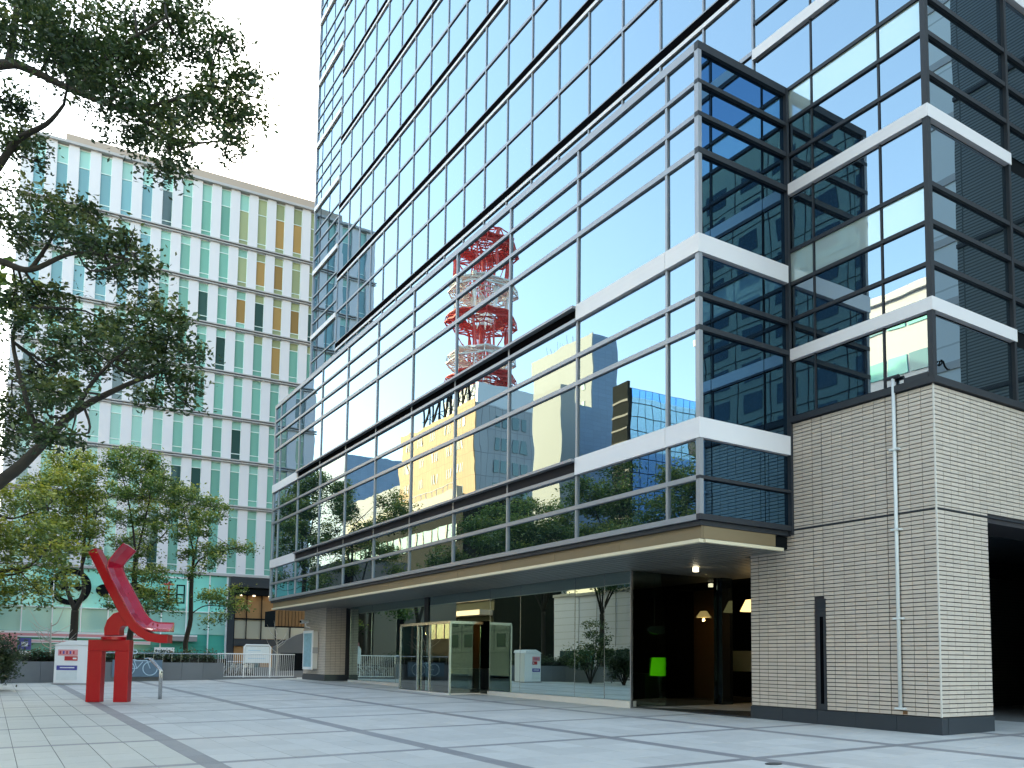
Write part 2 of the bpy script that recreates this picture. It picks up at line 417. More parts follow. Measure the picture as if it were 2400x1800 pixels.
for n in range(0, 15):
    z = zb(n)
    if n > 1:
        block('transom', (XT-.035, Ym(0), z-.08), (XT+.06, Ym(18), z+.05), 'aluminium', fr_t)
    block('vent_strip', (XT-.05, Ym(0)+.05, z+2.17), (XT+.06, Ym(18)-.05, z+2.49), 'vent_black', fr_t)
    block('vent_ledge', (XT-.055, Ym(0)+.05, z+2.03), (XT+.06, Ym(18)-.05, z+2.165), 'white_panel', fr_t)
    block('vent_head', (XT-.052, Ym(0)+.05, z+2.493), (XT+.06, Ym(18)-.05, z+2.54), 'aluminium', fr_t)
    for a, b in ((YC-.08, 16.16), (51.37, 56.31)):
        block('spandrel_band', (XT-.09, a, z-.31), (XT+.05, b, z), 'white_panel', fr_t)
        for dz in (.84, 1.83, 2.75):
            block('transom', (XT-.035, a+.02, z+dz-.05), (XT+.06, b-.02, z+dz+.045), 'dark_aluminium' if a < 20 else 'aluminium', fr_t)
# tower side facing the camera (Y = YC)
side_ed = [XT, 21.35, 24.8, 28.2, 31.6, 35.0]
for n in range(-1, 15):
    z = zb(n)
    for a, b in zip(side_ed[:-1], side_ed[1:]):
        for z1, z2 in (((2.75, 4.30),) if n == -1 else ((0, .84), (.84, 1.83), (1.83, 2.75), (2.75, 4.30))):
            if n == -1: z1 = 8.12-z
            side_glass.append(((a+.05, YC+.02, z+z1+.045), (b-.05, YC+.05, z+z2-.045), 'mirror_glass'))
gl_s = MB().box((XT+.3, YC+.06, 8.1), (43, YC+.10, TOPZ)).build('side_glazing', 'room_dark', tower)
pieces(gl_s, 'glass_pane', side_glass, 'mirror_glass', 60, tilt=.0008, restname='upper_glass_panes')
for x in side_ed[1:]: block('mullion', (x-.05, YC-.07, 8.1), (x+.05, YC+.06, TOPZ), 'dark_aluminium', fr_t)
for n in range(0, 15):
    z = zb(n)
    block('spandrel_band', (XT-.08, YC-.09, z-.31), (21.4 if n < 2 else 40, YC+.05, z), 'white_panel', fr_t)
    for dz in (.84, 1.83, 2.75): block('transom', (XT+.0, YC-.055, z+dz-.06), (40, YC+.06, z+dz+.05), 'dark_aluminium', fr_t)
# podium
pe = [YR]+[Ym(k) for k in range(0, 19, 2)]+[YE]
pz = [(5.19, 6.04), (6.16, 7.05), (7.60, 9.80), (9.93, 10.65), (10.77, 11.77), (12.28, 14.39), (14.54, 15.37), (15.49, 16.25), (16.35, 17.15)]
for a, b in zip(pe[:-1], pe[1:]):
    for z1, z2 in pz: podium_glass.append(((XP+.02, a+.05, z1), (XP+.05, b-.05, z2)))
gl_p = MB().box((XP+.07, YR+.3, 5.15), (XP+.12, YE-.3, 17.2)).build('podium_glazing', 'room_dark', tower)
pieces(gl_p, 'glass_pane', podium_glass, 'mirror_glass', 300, tilt=.0016)
fr_p = MB().box((XP+.122, YR+.35, 5.15), (XP+.138, YE-.35, 17.15)).build('podium_frame', 'room_dark', tower)
for y in pe[1:-1]: block('mullion', (XP-.035, y-.04, 5.1), (XP+.06, y+.04, 17.2), 'aluminium', fr_p)
block('corner_post', (XP-.06, YR-.07, 5.1), (XP+.06, YR+.07, 17.2), 'aluminium', fr_p)
block('corner_post', (XP-.06, YE-.07, 5.1), (XP+.06, YE+.07, 17.2), 'aluminium', fr_p)
for z1, z2 in ((17.15, 17.37), (16.25, 16.35), (15.37, 15.49), (14.39, 14.54), (10.65, 10.77), (9.80, 9.93), (6.04, 6.16), (5.05, 5.19)):
    block('transom', (XP-.05, YR-.05, z1), (XP+.06, YE+.05, z2), 'aluminium', fr_p)
for z1, z2 in ((11.79, 12.27), (7.07, 7.58)):
    for a, b in ((YR-.09, Ym(0)-.006), (Ym(0)+.006, Ym(2)), (Ym(16), Ym(18)-.006), (Ym(18)+.006, YE+.09)):
        block('spandrel_band', (XP-.09, a, z1), (XP+.055, b, z2), 'white_panel', fr_p)
    for k in range(2, 16, 2):
        block('vent_mesh', (XP-.02, Ym(k)+.01, z1+.09), (XP+.055, Ym(k+2)-.01, z2-.10), 'vent_mesh' if z1 < 9 else 'vent_black', fr_p)
    block('vent_hood', (XP-.20, Ym(2)+.02, z2-.10), (XP+.055, Ym(16)-.02, z2-.02), 'aluminium', fr_p)
    block('vent_sill', (XP-.09, Ym(2)+.02, z1-.02), (XP+.055, Ym(16)-.02, z1+.085), 'aluminium', fr_p)
    for k in range(int((Ym(16)-Ym(2))/.16)):
        pass
# podium return, facing the camera
re_ = [XP, 14.98, 16.9, XT-.02]
gl_r = MB().box((XP+.1, YR+.07, 5.15), (XT-.05, YR+.11, 17.2)).build('return_glazing', 'room_dark', tower)
for z1, z2 in pz:
    for a, b in zip(re_[:-1], re_[1:]):
        block('glass_pane', (a+(.06 if a == XP else .012), YR+.02, z1), (b-.012, YR+.05, z2), 'dark_glass', gl_r, .0008)
for z1, z2 in ((17.15, 17.36), (16.25, 16.35), (15.37, 15.49), (14.39, 14.54), (10.65, 10.77), (9.80, 9.93), (6.06, 6.14), (5.05, 5.19)):
    block('transom', (XP-.07, YR-.078, z1-.004), (XT-.02, YR+.06, z2-.004), 'dark_aluminium', gl_r)
for z1, z2 in ((11.79, 12.27), (7.07, 7.58)):
    block('spandrel_band', (XP-.088, YR-.093, z1+.002), (XT-.02, YR+.055, z2-.002), 'white_panel', gl_r)
block('edge_post', (XT-.10, YR-.10, 4.95), (XT-.015, YR+.05, 17.3), 'dark_aluminium', gl_r)
# podium underside
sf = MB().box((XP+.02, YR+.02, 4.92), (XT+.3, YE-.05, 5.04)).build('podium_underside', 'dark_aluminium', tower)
y = YR+.05
while y < YE-.4:
    y2 = min(y+3.2, YE-.3)
    block('fascia_panel', (XP+.10, y+.006, 4.60), (XP+.16, y2-.006, 4.915), 'tan_panel', sf)
    block('edge_strip', (XP+.02, y+.004, 4.50), (XP+.17, y2-.004, 4.585), 'cream_strip', sf)
    y = y2
block('fascia_panel', (XP+.165, YR+.05, 4.60), (17.3, YR+.11, 4.915), 'tan_panel', sf)
block('edge_strip', (XP+.175, YR-.01, 4.50), (17.55, YR+.11, 4.58), 'cream_strip', sf)
x = XP+.2
while x < 22:
    block('soffit_slat', (x, YR+.13 if x < XT-.4 else 16.6, 4.50), (x+.22, YE-.35, 4.57), 'soffit_slat', sf); x += .30
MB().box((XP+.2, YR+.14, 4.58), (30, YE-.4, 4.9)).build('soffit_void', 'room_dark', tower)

# ---- tiled corner
tile_part = MB().box((XT+.02, YC+.02, .38), (XT+2.0, 16.5, 8.0)).build('tiled_corner', 'tile_joint', tower)
py0 = 11.93; tiles = []; TH, TL, J = .0990, .310, .021
def course(zlo, zhi): return int(round((zhi-zlo)/TH))
nz = course(.40, 7.93); HZ = (7.93-.40)/nz
ny = int(round((16.48-YC)/TL)); LY = (16.48-YC)/ny
for r in range(nz):
    z = .40+r*HZ
    for c in range(ny):
        y = YC+c*LY
        if 13.98 < y+LY/2 < 14.25 and z < 3.2: continue
        g = J*1.5 if c % 7 == 3 else J*.6
        dx = rnd.uniform(-.0025, .0025)
        tiles.append(((XT+dx-.012, y+g/2, z+J/2), (XT+.03, y+LY-g/2, z+HZ-J/2)))
nx = 7; LX = 2.05/nx
for r in range(nz):
    z = .40+r*HZ
    for c in range(nx if z < 5.1 else 18):
        x = XT+c*LX
        tiles.append(((x+J*.25 if c else x+.02, YC+rnd.uniform(-.0025, .0025)-.012, z+J/2), (x+LX-J*.25, YC+.03, z+HZ-J/2)))
pieces(tile_part, 'wall_tile', tiles, 'wall_tile', 300, restname='upper_wall_tiles')
MB().box((XT+1.9, YC+.022, 4.95), (24, YC+1.2, 8.0)).build('tiled_lintel', 'tile_joint', tower)
block('corner_trim', (XT-.016, YC-.016, .4), (XT+.017, YC+.017, 7.95), 'edge_trim', tile_part)
block('string_course', (XT-.022, YC+.02, 5.065), (XT+.03, 16.48, 5.10), 'dark_aluminium', tile_part)
block('string_course', (XT+.02, YC-.022, 5.065), (22.9, YC+.03, 5.10), 'dark_aluminium', tile_part)
block('cornice', (XT-.10, YC-.10, 7.95), (XT+.1, YR, 8.11), 'dark_aluminium', tile_part)
block('cornice', (XT+.1, YC-.10, 7.95), (24, YC+.06, 8.11), 'dark_aluminium', tile_part)
yy = YC-.03
for i in range(5):
    y2 = yy+1.11
    block('plinth_slab', (XT-.035, yy+.004, -.4), (XT+.2, min(y2, 16.5)-.004, .385), 'granite_dark', tile_part); yy = y2
block('plinth_slab', (XT+.205, YC-.032, -.4), (XT+2.06, YC+.1, .384), 'granite_dark', tile_part)
block('slot_panel', (XT-.03, 13.985, .40), (XT+.025, 14.235, 3.20), 'dark_aluminium', tile_part)
block('rust_stain', (XT-.0135, py0-.14, .42), (XT-.0125, py0+.16, .50), 'rust', tile_part)
block('slot_groove', (XT-.034, 14.06, .55), (XT-.028, 14.16, 2.75), 'vent_black', tile_part)
MB().box((XT+2.06, YC+5.1, -.3), (44, YC+5.3, 8.0)).build('passage_wall', 'shaded_passage_tile', tower)
MB().box((XT+1.98, YC+.05, -.3), (XT+2.02, YC+5.2, 5.0)).build('passage_side', 'shaded_passage_tile', tower)
MB().box((XT+2.0, YC+1.1, 4.93), (40, YC+5.2, 4.99)).build('passage_ceiling', 'granite_dark', tower)
MB().box((34, YC-.2, -.5), (34.3, YC+5.2, 5.0)).build('passage_light_stop', 'shaded_passage_tile', tower)  # unseen end wall, added to stop warm light entering the passage
# drain pipe on the tiled wall
pipe = MB(); py_ = 11.93; pxx = XT-.075
pipe.tube([(pxx, py_, .52), (pxx, py_, 8.30)], .042, 12); pp = pipe.build('drain_pipe', 'pipe', tower, smooth=True)
MB().tube([(pxx, py_-.15, 8.33), (pxx, py_+.15, 8.33)], .05, 10).build('pipe_head', 'dark_aluminium', pp)
for z in (.55, 2.62, 4.7, 6.6): MB().box((pxx-.05, py_-.12, z-.02), (XT-.013, py_+.12, z+.025)).build('pipe_clamp', 'pipe', pp)
# far tiled pier with notice case
pier = MB().box((16.5, 47.6, .05), (19, 51.6, 4.52)).build('tiled_pier', 'tile_joint', tower)
t2 = []
for r in range(41):
    z = .62+r*.0955
    if z > 4.45: break
    for c in range(13): t2.append(((16.488, 47.6+c*.3077+.006, z+.006), (16.51, 47.6+(c+1)*.3077-.006, z+.0895)))
    for c in range(4): t2.append(((16.5+c*.30+.006, 47.588, z+.006), (16.5+(c+1)*.30-.006, 47.61, z+.0895)))
pieces(pier, 'wall_tile', t2, 'wall_tile', 0, restname='pier_tiles')
block('plinth_slab', (16.46, 47.56, -.1), (19, 51.64, .60), 'granite_dark', pier)

# ---- ground-floor shop glass
shop = MB().box((XG-.06, 21.2, 0), (XG+.25, 30.3, .30)).build('shop_front', 'curb_white', tower)
for a, b in ((36.5, 46.3), (30.3, 36.5)):
    block('curb', (XG-.06, a+.01, -.1), (XG+.25, b-.01, .36 if a > 36 else .17), 'curb_white', shop)
sg = [21.2, 22.6, 24.3, 27.93, 30.3, 36.5, 39.8, 43.1, 46.3]
for a, b in zip(sg[:-1], sg[1:]):
    if a == 30.3: continue
    block('glass_pane', (XG+.03, a+.012, .31 if b < 31 else .37), (XG+.05, b-.012, 4.49), 'shop_glass', shop, .002)
    block('glass_joint', (XG+.025, b-.01, .31), (XG+.055, b+.01, 4.49), 'steel', shop)
block('end_column', (XG-.02, 36.05, .1), (XG+.45, 36.5, 4.49), 'dark_aluminium', shop)
block('end_post', (XG-.02, 21.14, .05), (XG+.06, 21.2, 4.49), 'steel', shop)
block('glass_pane', (XG+.08, 21.2, .12), (19.4, 21.23, 4.49), 'door_glass', shop)
block('glass_pane', (19.42, 21.2, .12), (21.3, 21.23, 4.49), 'door_glass', shop)
block('green_column', (21.35, 21.0, .1), (21.85, 21.5, 4.49), 'teal_dark_glass', shop)
block('base_rail', (XG+.08, 21.17, .02), (21.3, 21.26, .12), 'steel', shop)
# entrance vestibule
vest = MB().box((16.0, 31.0, 3.05), (XG+.1, 36.0, 3.16)).build('entrance_vestibule', 'steel', tower)
block('glass_pane', (16.02, 31.06, .2), (16.045, 32.9, 3.05), 'door_glass', vest)
block('glass_pane', (16.02, 34.1, .2), (16.045, 35.94, 3.05), 'door_glass', vest)
block('glass_pane', (16.05, 31.02, .2), (XG, 31.045, 3.05), 'door_glass', vest)
block('glass_pane', (16.05, 35.96, .2), (XG, 35.985, 3.05), 'door_glass', vest)
block('door_leaf', (16.10, 32.9, .2), (16.12, 33.48, 3.0), 'door_glass', vest)
block('door_leaf', (16.10, 33.52, .2), (16.12, 34.1, 3.0), 'door_glass', vest)
for y in (31.02, 32.9, 34.1, 35.96): block('door_post', (15.98, y-.035, .1), (16.06, y+.035, 3.05), 'steel', vest)
block('threshold', (15.95, 31.0, -.1), (XG, 36.0, .19), 'curb_white', vest)
block('glass_pane', (XG+.03, 30.32, 3.18), (XG+.05, 36.48, 4.49), 'shop_glass', vest)
# room behind
room = MB().box((26, 17, -.2), (26.2, 50, 4.6)).build('lobby', 'room_dark', tower)
block('lobby_floor', (XG+.3, 21.3, -.1), (26, 50, .16), 'room_floor', room)
block('porch_floor', (XG+.3, 16.5, -.2), (26, 21.15, .085), 'room_floor', room)
block('lobby_wall', (22.0, 30.2, .1), (22.2, 50, 4.5), 'room_dark', room)
block('wood_wall', (24.6, 16.6, .1), (24.8, 18.2, 4.5), 'wood_panel', room)
block('back_wall', (18, 16.35, -.1), (26, 16.45, 4.5), 'room_dark', room)
block('shelf_board', (23.5, 21.6, 1.25), (23.6, 22.9, 2.0), 'beige_glass', room)
for i in range(8): block('lobby_counter', (19.6, 23.0+i*2.6, .16), (20.3, 25.0+i*2.6, 1.15), 'room_floor', room)
for (x, y) in ((18.4, 19.2), (22.6, 19.6), (19.2, 23.5), (19.2, 27.5), (19.2, 40)):
    MB().tube([(x, y, 4.49), (x, y, 4.36)], .09, 12).build('downlight', 'lamp_white', room)
MB().tube([(22.4, 20.6, 3.75), (22.4, 20.6, 3.35)], [.22, .42], 16).build('pendant_shade', 'warm_lamp', room)

lw = bpy.data.lights.new('lobby_pendant_light', 'POINT'); lw.energy = 2.5; lw.color = (1, .66, .32); lw.shadow_soft_size = .05
lo_ = bpy.data.objects.new('lobby_pendant_light', lw); COL.objects.link(lo_); lo_.location = (23.4, 18.4, 3.2)
MB().tube([(23.4, 18.4, 3.55), (23.4, 18.4, 3.3)], [.12, .3], 14).build('pendant_shade', 'warm_lamp', room)
# loose things in and before the lobby
def on_ground(x, y, dz=0): return (x, y, zg(x, y)+dz)
lampg = thing('floor_lamp', 'small lamp with bright green tapered shade standing inside dark lobby glass', 'lamp', (19.7, 22.3, .16))
MB().box((-.28, -.2, 0), (.28, .2, .16)).build('base', 'granite_dark', lampg)
MB().tube([(0, 0, .16), (0, 0, .95)], .06, 12).build('stem', 'steel', lampg)
MB().prism([(-.30, .92), (.30, .92), (.22, 1.55), (-.22, 1.55)], -.22, .22, 1).build('shade', 'green_lamp', lampg, bevel=.02)
st2 = thing('low_stand', 'short steel pedestal stand beside the green lamp in the lobby', 'stand', (20.6, 22.1, .16))
MB().box((-.28, -.2, 0), (.28, .2, .14)).build('base', 'granite_dark', st2)
MB().tube([(0, 0, .14), (0, 0, .5), (0, 0, .95)], [.06, .045, .11], 12).build('stem', 'steel', st2)
MB().tube([(0, 0, .95), (0, 0, .98)], .14, 14).build('top_plate', 'steel', st2)
ov = thing('hanging_sign', 'oval dark glass sign hanging on two rods inside the lobby', 'sign', (19.3, 21.9, 4.4))
oval = MB(); oval.prism([(0.55*math.cos(a), -1.75+.14*math.sin(a)) for a in np.linspace(0, 2*math.pi, 28)[:-1]], -.02, .02, 1); oval.build('plate', 'oval_plate', ov)
ring = MB(); ring.tube([(0.56*math.cos(a), 0, -1.75+.145*math.sin(a)) for a in np.linspace(0, 2*math.pi, 29)], .012, 6); ring.build('rim', 'steel', ov)
for x in (-.22, .22): MB().tube([(x, 0, 0), (x, 0, -1.6)], .012, 6).build('rod', 'steel', ov)
sqg = MB()
pts = [(0, 0), (.10, .10), (.20, .13), (.16, .03), (.07, .01), (.18, .0), (.30, .10), (.26, .17), (.34, .15), (.40, .04), (.46, .0), (.52, -.03), (.60, -.01)]
sqg.tube([(18.02+p[0]*.9, YC+.008, 8.42+p[1]*.9) for p in pts], .012, 5)
sqg.build('scrawl_reflection', 'sign_black', tower)  # squiggly reflection in the corner pane, drawn as a black tube
spot = thing('spike_bar', 'small dark fixture on the cornice beside the drain pipe head', 'fixture', (XT-.06, 11.35, 8.11))
MB().prism([(-.03, 0), (.03, 0), (.02, .10), (-.02, .12)], -.3, .3, 1).build('bar', 'dark_aluminium', spot)

# ------------------------------------------------------------------ a second wing of the complex, outside the frame to the right
wing = thing('tiled_wing', 'dark tiled wing beside the tower, seen only in its glass', 'building', (24, 0, 0), world=True)
MB().box((24.4, 7.9, -.3), (42, 10.8, 80)).build('wall', 'far_tile', wing)
for z in (9.6, 14.2, 18.9, 23.5): MB().box((24.33, 7.9, z), (24.41, 10.8, z+.12)).build('string_course', 'dark_aluminium', wing)

# ------------------------------------------------------------------ white office block with mint windows
WA = R_(-2.3)
gt = thing('grey_panel_tower', 'plain grey panelled tower, seen only in the narrow corner panes', 'building', (56, -18, 0), world=True)
MB().box((50, -48, -.5), (78, 2, 58)).build('wall', 'grey_panels', gt)
for j in range(14): MB().box((49.9, -48, 4+j*4), (50.02, 2, 4.5+j*4)).build('floor_line', 'ledge_grey', gt)
wbld = thing('office_block', 'white office block with mint green window strips across the street', 'building', (.25, 89.4, zg(.25, 89.4)), WA)
zl = [50.30, 44.40, 39.85, 35.40, 30.60, 25.95, 21.50, 16.75, 9.66]
MB().box((.0, .32, -.3), (64, 26, 50.2)).build('wall', 'white_wall', wbld)  # unseen right stretch lengthened to keep the sun off the plaza
for k in range(16):
    a = -.02 if k == 0 else 1.04+1.88*(k-1)+.96
    b = 1.04+1.88*k
    block('white_pier', (a, 0, 9.7), (b, .4, 50.2), 'white_wall', wbld)
block('white_pier', (1.04+1.88*15+.96, 0, 9.7), (64, .4, 50.2), 'white_wall', wbld)
for z in zl[1:-1]:
    block('ledge', (-.15, -.32, z-.10), (64, .10, z+.02), 'ledge_grey', wbld); block('ledge', (-.15, -.22, z-.32), (64, .08, z-.22), 'ledge_grey', wbld)
block('roof_edge', (-.2, -.3, 50.2), (64, 1, 50.45), 'ledge_grey', wbld)
block('base_ledge', (-.1, -.12, 9.45), (64, .5, 9.70), 'ledge_grey', wbld)
block('parapet_screen', (3.6, .9, 50.45), (14.0, 1.1, 51.75), 'parapet', wbld)
block('parapet_screen', (14.6, .7, 50.45), (60, .9, 51.75), 'parapet', wbld)
MB().box((6, 5, 50.3), (40, 18, 51.6)).build('roof_plant', 'parapet', wbld)
wr = random.Random(3)
for f in range(8):
    zt, zbm = zl[f], zl[f+1]
    up = 2.05 if f == 0 else 1.15
    for k in range(16):
        x1 = 1.04+1.88*k; x2 = x1+.96
        top = zt-.34 if f else zt-.25; bot = zbm+.05
        m1 = top-up+.25; m2 = bot+.62
        fr = MB(); d0, d1 = .20, .30
        for a in (x1, x2-.035): fr.box((a, d0, bot), (a+.035, d1, top))
        for z in (bot, m2, m1, top-.06): fr.box((x1+.036, d0+.002, z), (x2-.036, d1-.002, z+.07))
        w = fr.build('window', 'win_frame', wbld)
        r = wr.random()
        if k >= 10 and f < 4: main = wr.choice(['warm_glow_pane', 'warm_glow_pane', 'dark_pane', 'olive_pane'] if f < 3 else ['mint_pane', 'warm_glow_pane', 'mint_pane'])
        elif k <= 5 and f < 3: main = 'blue_pane'
        elif r < .16: main = 'dark_pane'
        else: main = 'mint_pane'
        hi = 'olive_pane' if (k >= 11 and f < 4) else 'mint_light'
        block('pane', (x1+.035, .26, m1+.07), (x2-.035, .29, top-.06), hi, w)
        block('pane', (x1+.035, .26, m2+.07), (x2-.035, .29, m1), main, w)
        block('pane', (x1+.035, .26, bot+.07), (x2-.035, .29, m2), main if main != 'warm_glow_pane' else hi, w)
# glazed base
gb = MB().box((-.1, .30, -.3), (20.0, .318, 9.45)).build('glazed_base', 'aqua_dark', wbld)
xx = [0, 2.1, 4.55, 6.9, 9.2, 11.5, 13.9, 16.2, 18.3, 20.0]
for a, b in zip(xx[:-1], xx[1:]):
    block('pane', (a+.05, .20, 5.75), (b-.05, .26, 9.40), 'aqua_glass', gb)
    block('pane', (a+.05, .20, 3.45), (b-.05, .26, 5.65), 'mint_light', gb)
    block('pane', (a+.05, .20, .2), (b-.05, .26, 2.35), 'aqua_dark', gb)
    block('mullion', (a-.05, .05, .1), (a+.05, .27, 9.42), 'sign_white', gb)
block('mullion', (19.95, .05, .1), (20.1, .27, 9.42), 'sign_white', gb)
block('transom', (0, .03, 5.65), (20, .19, 5.75), 'win_frame', gb)
for z1, z2, mm in ((3.22, 3.42, 'sign_white'), (2.98, 3.22, 'sign_pink'), (2.86, 2.98, 'sign_white'), (2.66, 2.86, 'sign_green'), (2.56, 2.66, 'sign_white'), (2.46, 2.56, 'sign_pink'), (2.36, 2.46, 'sign_white')):
    block('fascia_stripe', (0, -.12, z1), (13.0, .19, z2-.004), mm, gb)
block('grey_canopy', (13.6, -.5, 2.75), (17.2, .19, 3.2), 'concrete_grey', gb)
block('canopy_edge', (13.6, -.52, 3.21), (17.2, .19, 3.36), 'sign_white', gb)
# signs on the glazed base
emb = MB(); c0 = (5.95, 7.65)
n = 40
outer = [(c0[0]+1.72*math.cos(2*math.pi*i/n), c0[1]+1.72*math.sin(2*math.pi*i/n)) for i in range(n)]
inner = [(c0[0]+1.25*math.cos(2*math.pi*i/n), c0[1]+1.25*math.sin(2*math.pi*i/n)) for i in range(n)]
for i in range(n):
    j = (i+1) % n; emb.prism([outer[i], outer[j], inner[j], inner[i]], .06, .17, 1)
for s in (-1, 1):
    x = c0[0]+s*.66; emb.prism([(x-.52, c0[1]), (x, c0[1]-.42), (x+.52, c0[1]), (x, c0[1]+.42)], .06, .17, 1)
tag(emb.build('ring_emblem', 'sign_black', wbld), 'black ring with two diamonds')
cl = MB()
def blob(cx, cz, a, b): cl.prism([(cx+a*math.cos(t), cz+b*math.sin(t)) for t in np.linspace(0, 2*math.pi, 25)[:-1]], .07+.002*len(cl.f) % .03, .17, 1)
blob(9.0, 7.45, .95, .62); blob(10.2, 7.75, 1.1, .75); blob(11.2, 7.5, 1.3, .8); blob(12.55, 7.3, .95, .55); blob(10.1, 8.3, .45, .45)
tag(cl.build('cloud_emblem', 'sign_black', wbld), 'black cloud shaped sign')
bs = MB().box((13.75, -.05, 5.95), (16.1, .16, 8.95)).build('banner_sign', 'aqua_glass', wbld)
block('banner_frame', (16.1, -.1, 5.6), (16.24, .16, 9.1), 'sign_white', bs); block('banner_frame', (13.6, -.1, 8.95), (16.1, .16, 9.1), 'sign_white', bs)
for (x1, x2, z1, z2, mm) in ((13.95, 14.95, 8.25, 8.40, 'sign_red'), (14.05, 14.85, 7.75, 7.88, 'sign_black'), (13.95, 14.95, 7.25, 7.40, 'sign_black'), (14.38, 14.53, 6.35, 8.6, 'sign_red'), (14.0, 14.9, 6.75, 6.88, 'sign_red'),
                             (15.15, 15.27, 6.6, 8.2, 'sign_black'), (15.83, 15.95, 6.6, 8.2, 'sign_black'), (15.15, 15.95, 8.21, 8.33, 'sign_black'), (15.15, 15.95, 6.48, 6.59, 'sign_black'), (15.28, 15.82, 7.3, 7.42, 'sign_black')):
    block('stroke', (x1, -.09, z1), (x2, -.055, z2), mm, bs)
ds = MB().box((13.2, -1.6, .9), (15.0, -1.5, 2.1)).build('arrow_sign', 'sign_white', wbld)
ar = MB(); ar.prism([(14.45, 1.45), (14.7, 1.45), (14.7, 1.32), (14.95, 1.55), (14.7, 1.78), (14.7, 1.65), (14.45, 1.65)], -1.64, -1.605, 1); ar.build('arrow', 'sign_red', ds)
for i in range(3): block('text_line', (13.3, -1.62, 1.1+i*.3), (14.2-.2*(i % 2), -1.605, 1.22+i*.3), 'sign_steelblue', ds)
bx = MB().box((2.0, -1.2, 1.7), (3.0, -1.0, 2.75)).build('blue_sign', 'sign_blue', wbld)
block('sign_mark', (2.25, -1.23, 2.0), (2.75, -1.205, 2.4), 'sign_white', bx)
block('sign_panel', (.3, -1.2, 1.2), (1.9, -1.0, 3.0), 'sign_pink', bx); block('sign_panel', (2.0, -1.2, .6), (3.0, -1.0, 1.6), 'sign_white', bx)
# timber entrance at its right end
ent = MB().box((20.15, .30, -.3), (30, .318, 9.4)).build('timber_entrance', 'wood_panel', wbld)
block('entrance_head', (20.1, -.9, 8.35), (25.2, .29, 9.3), 'granite_dark', ent)
block('dark_jamb', (20.12, -.1, -.2), (20.75, .29, 8.34), 'granite_dark', ent)
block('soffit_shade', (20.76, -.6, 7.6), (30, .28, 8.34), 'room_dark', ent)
for i, x in enumerate((20.8, 22.0, 23.5, 25.0, 26.5)):
    for z1, z2, mm in ((.1, 2.35, 'wood_panel'), (3.15, 5.1, 'beige_glass'), (5.25, 7.55, 'wood_panel')):
        block('panel', (x+.04, .12, z1), (x+(1.16 if i == 0 else 1.46), .2, z2), mm, ent)
    block('post', (x-.04, 0, -.2), (x+.035, .25, 7.6), 'sign_black', ent)
block('shop_pane', (22.1, .05, .15), (23.4, .11, 2.3), 'dark_pane', ent)
block('beam', (20.8, -.1, 2.4), (30, .11, 3.1), 'granite_dark', ent); block('beam', (20.8, -.05, 5.11), (30, .11, 5.24), 'sign_black', ent)
for x in (21.3, 22.6, 24.2): MB().tube([(x, -.3, 7.6), (x, -.3, 7.5)], .12, 10).build('downlight', 'lamp_white', ent)
cmw = MB(); cmw.box((16.15, -.5, 9.0), (16.35, .0, 9.2)); cmw.box((16.1, -.75, 8.85), (16.4, -.35, 9.35)); cmw.build('wall_camera', 'sign_black', wbld)
# dark neighbour at the far left
nb = thing('brown_building', 'narrow strip of brown building at the left picture edge behind shrubs', 'building', (-14, 84, 0), world=True)
MB().box((-7, 80, -.3), (-.7, 100, 11.5)).build('wall', 'brown_stucco', nb); block('pilaster', (-.9, 79.7, -.2), (-.35, 80.6, 11), 'sign_black', nb)
for i in range(4): block('window', (-6.0+i*1.3, 79.9, 2), (-5.0+i*1.3, 79.98, 5), 'dark_pane', nb)
# dark ramp wall seen between the tower and the timber entrance
rw = thing('ramp_wall', 'curved dark grey ramp wall beyond the far tiled pier', 'wall', (22, 74, 0), world=True)
w = MB(); prof = [(21.0, .3), (27, .3), (27, 4.3), (25, 4.2), (23, 3.6), (21.0, 2.5)]
w.prism(prof, 74, 74.4, 1); w.build('wall', 'planter_wall', rw); block('dark_mouth', (21.6, 73.9, .3), (27, 73.99, 2.0), 'room_dark', rw)
for i in range(28): block('timber_board', (21.5+i*.3, 75.5, 4.4), (21.5+i*.3+.24, 75.6, 5.8), 'wood_panel', rw)
MB().box((21.5, 75.62, 4.4), (30, 79, 5.8)).build('canopy_box', 'room_dark', rw)

# ------------------------------------------------------------------ buildings across the street (they show in the glass)
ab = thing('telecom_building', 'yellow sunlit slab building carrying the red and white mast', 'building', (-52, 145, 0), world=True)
MB().box((-71.8, 130, -.5), (-42.5, 162.5, 47.6)).build('wall', ['panel_shaded_grey'], ab)
MB().box((-42.52, 129.9, -.5), (-42.3, 162.6, 48.2)).build('front_panel', 'panel_sunlit_yellow', ab)
MB().box((-58, 131, 47.6), (-43.5, 146, 51.6)).build('penthouse', 'roof_metal', ab)
for j in range(6):
    for i in range(5):
        for q in range(3): block('window', (-42.29, 134+i*6+q*.85, 44.2-j*4.3), (-42.25, 134.35+i*6+q*.85, 46.0-j*4.3), 'dark_pane', ab)
    for i in range(4):
        block('window', (-53.0+i*1.8, 129.85, 43.6-j*4.2), (-51.8+i*1.8, 129.95, 45.9-j*4.2), 'window_dark', ab)
rs = MB()
for i, y in enumerate((133, 137.5, 142, 146.5, 151)):
    a = (-42.9, y, 48.2); b = (-42.9, y+2.6, 48.2)
    rs.tube([(a[0], a[1], 48.2), (a[0], a[1], 52.6)], .22, 5); rs.tube([(a[0], a[1], 52.6), (b[0], b[1], 48.4)], .2, 5)
    rs.tube([(a[0], b[1], 48.2), (a[0], b[1], 52.6)], .2, 5); rs.tube([(a[0], a[1], 50), (a[0]-2, a[1], 48.2)], .09, 4)
rs.tube([(-43, 132, 50), (-43, 155, 50)], .08, 4)
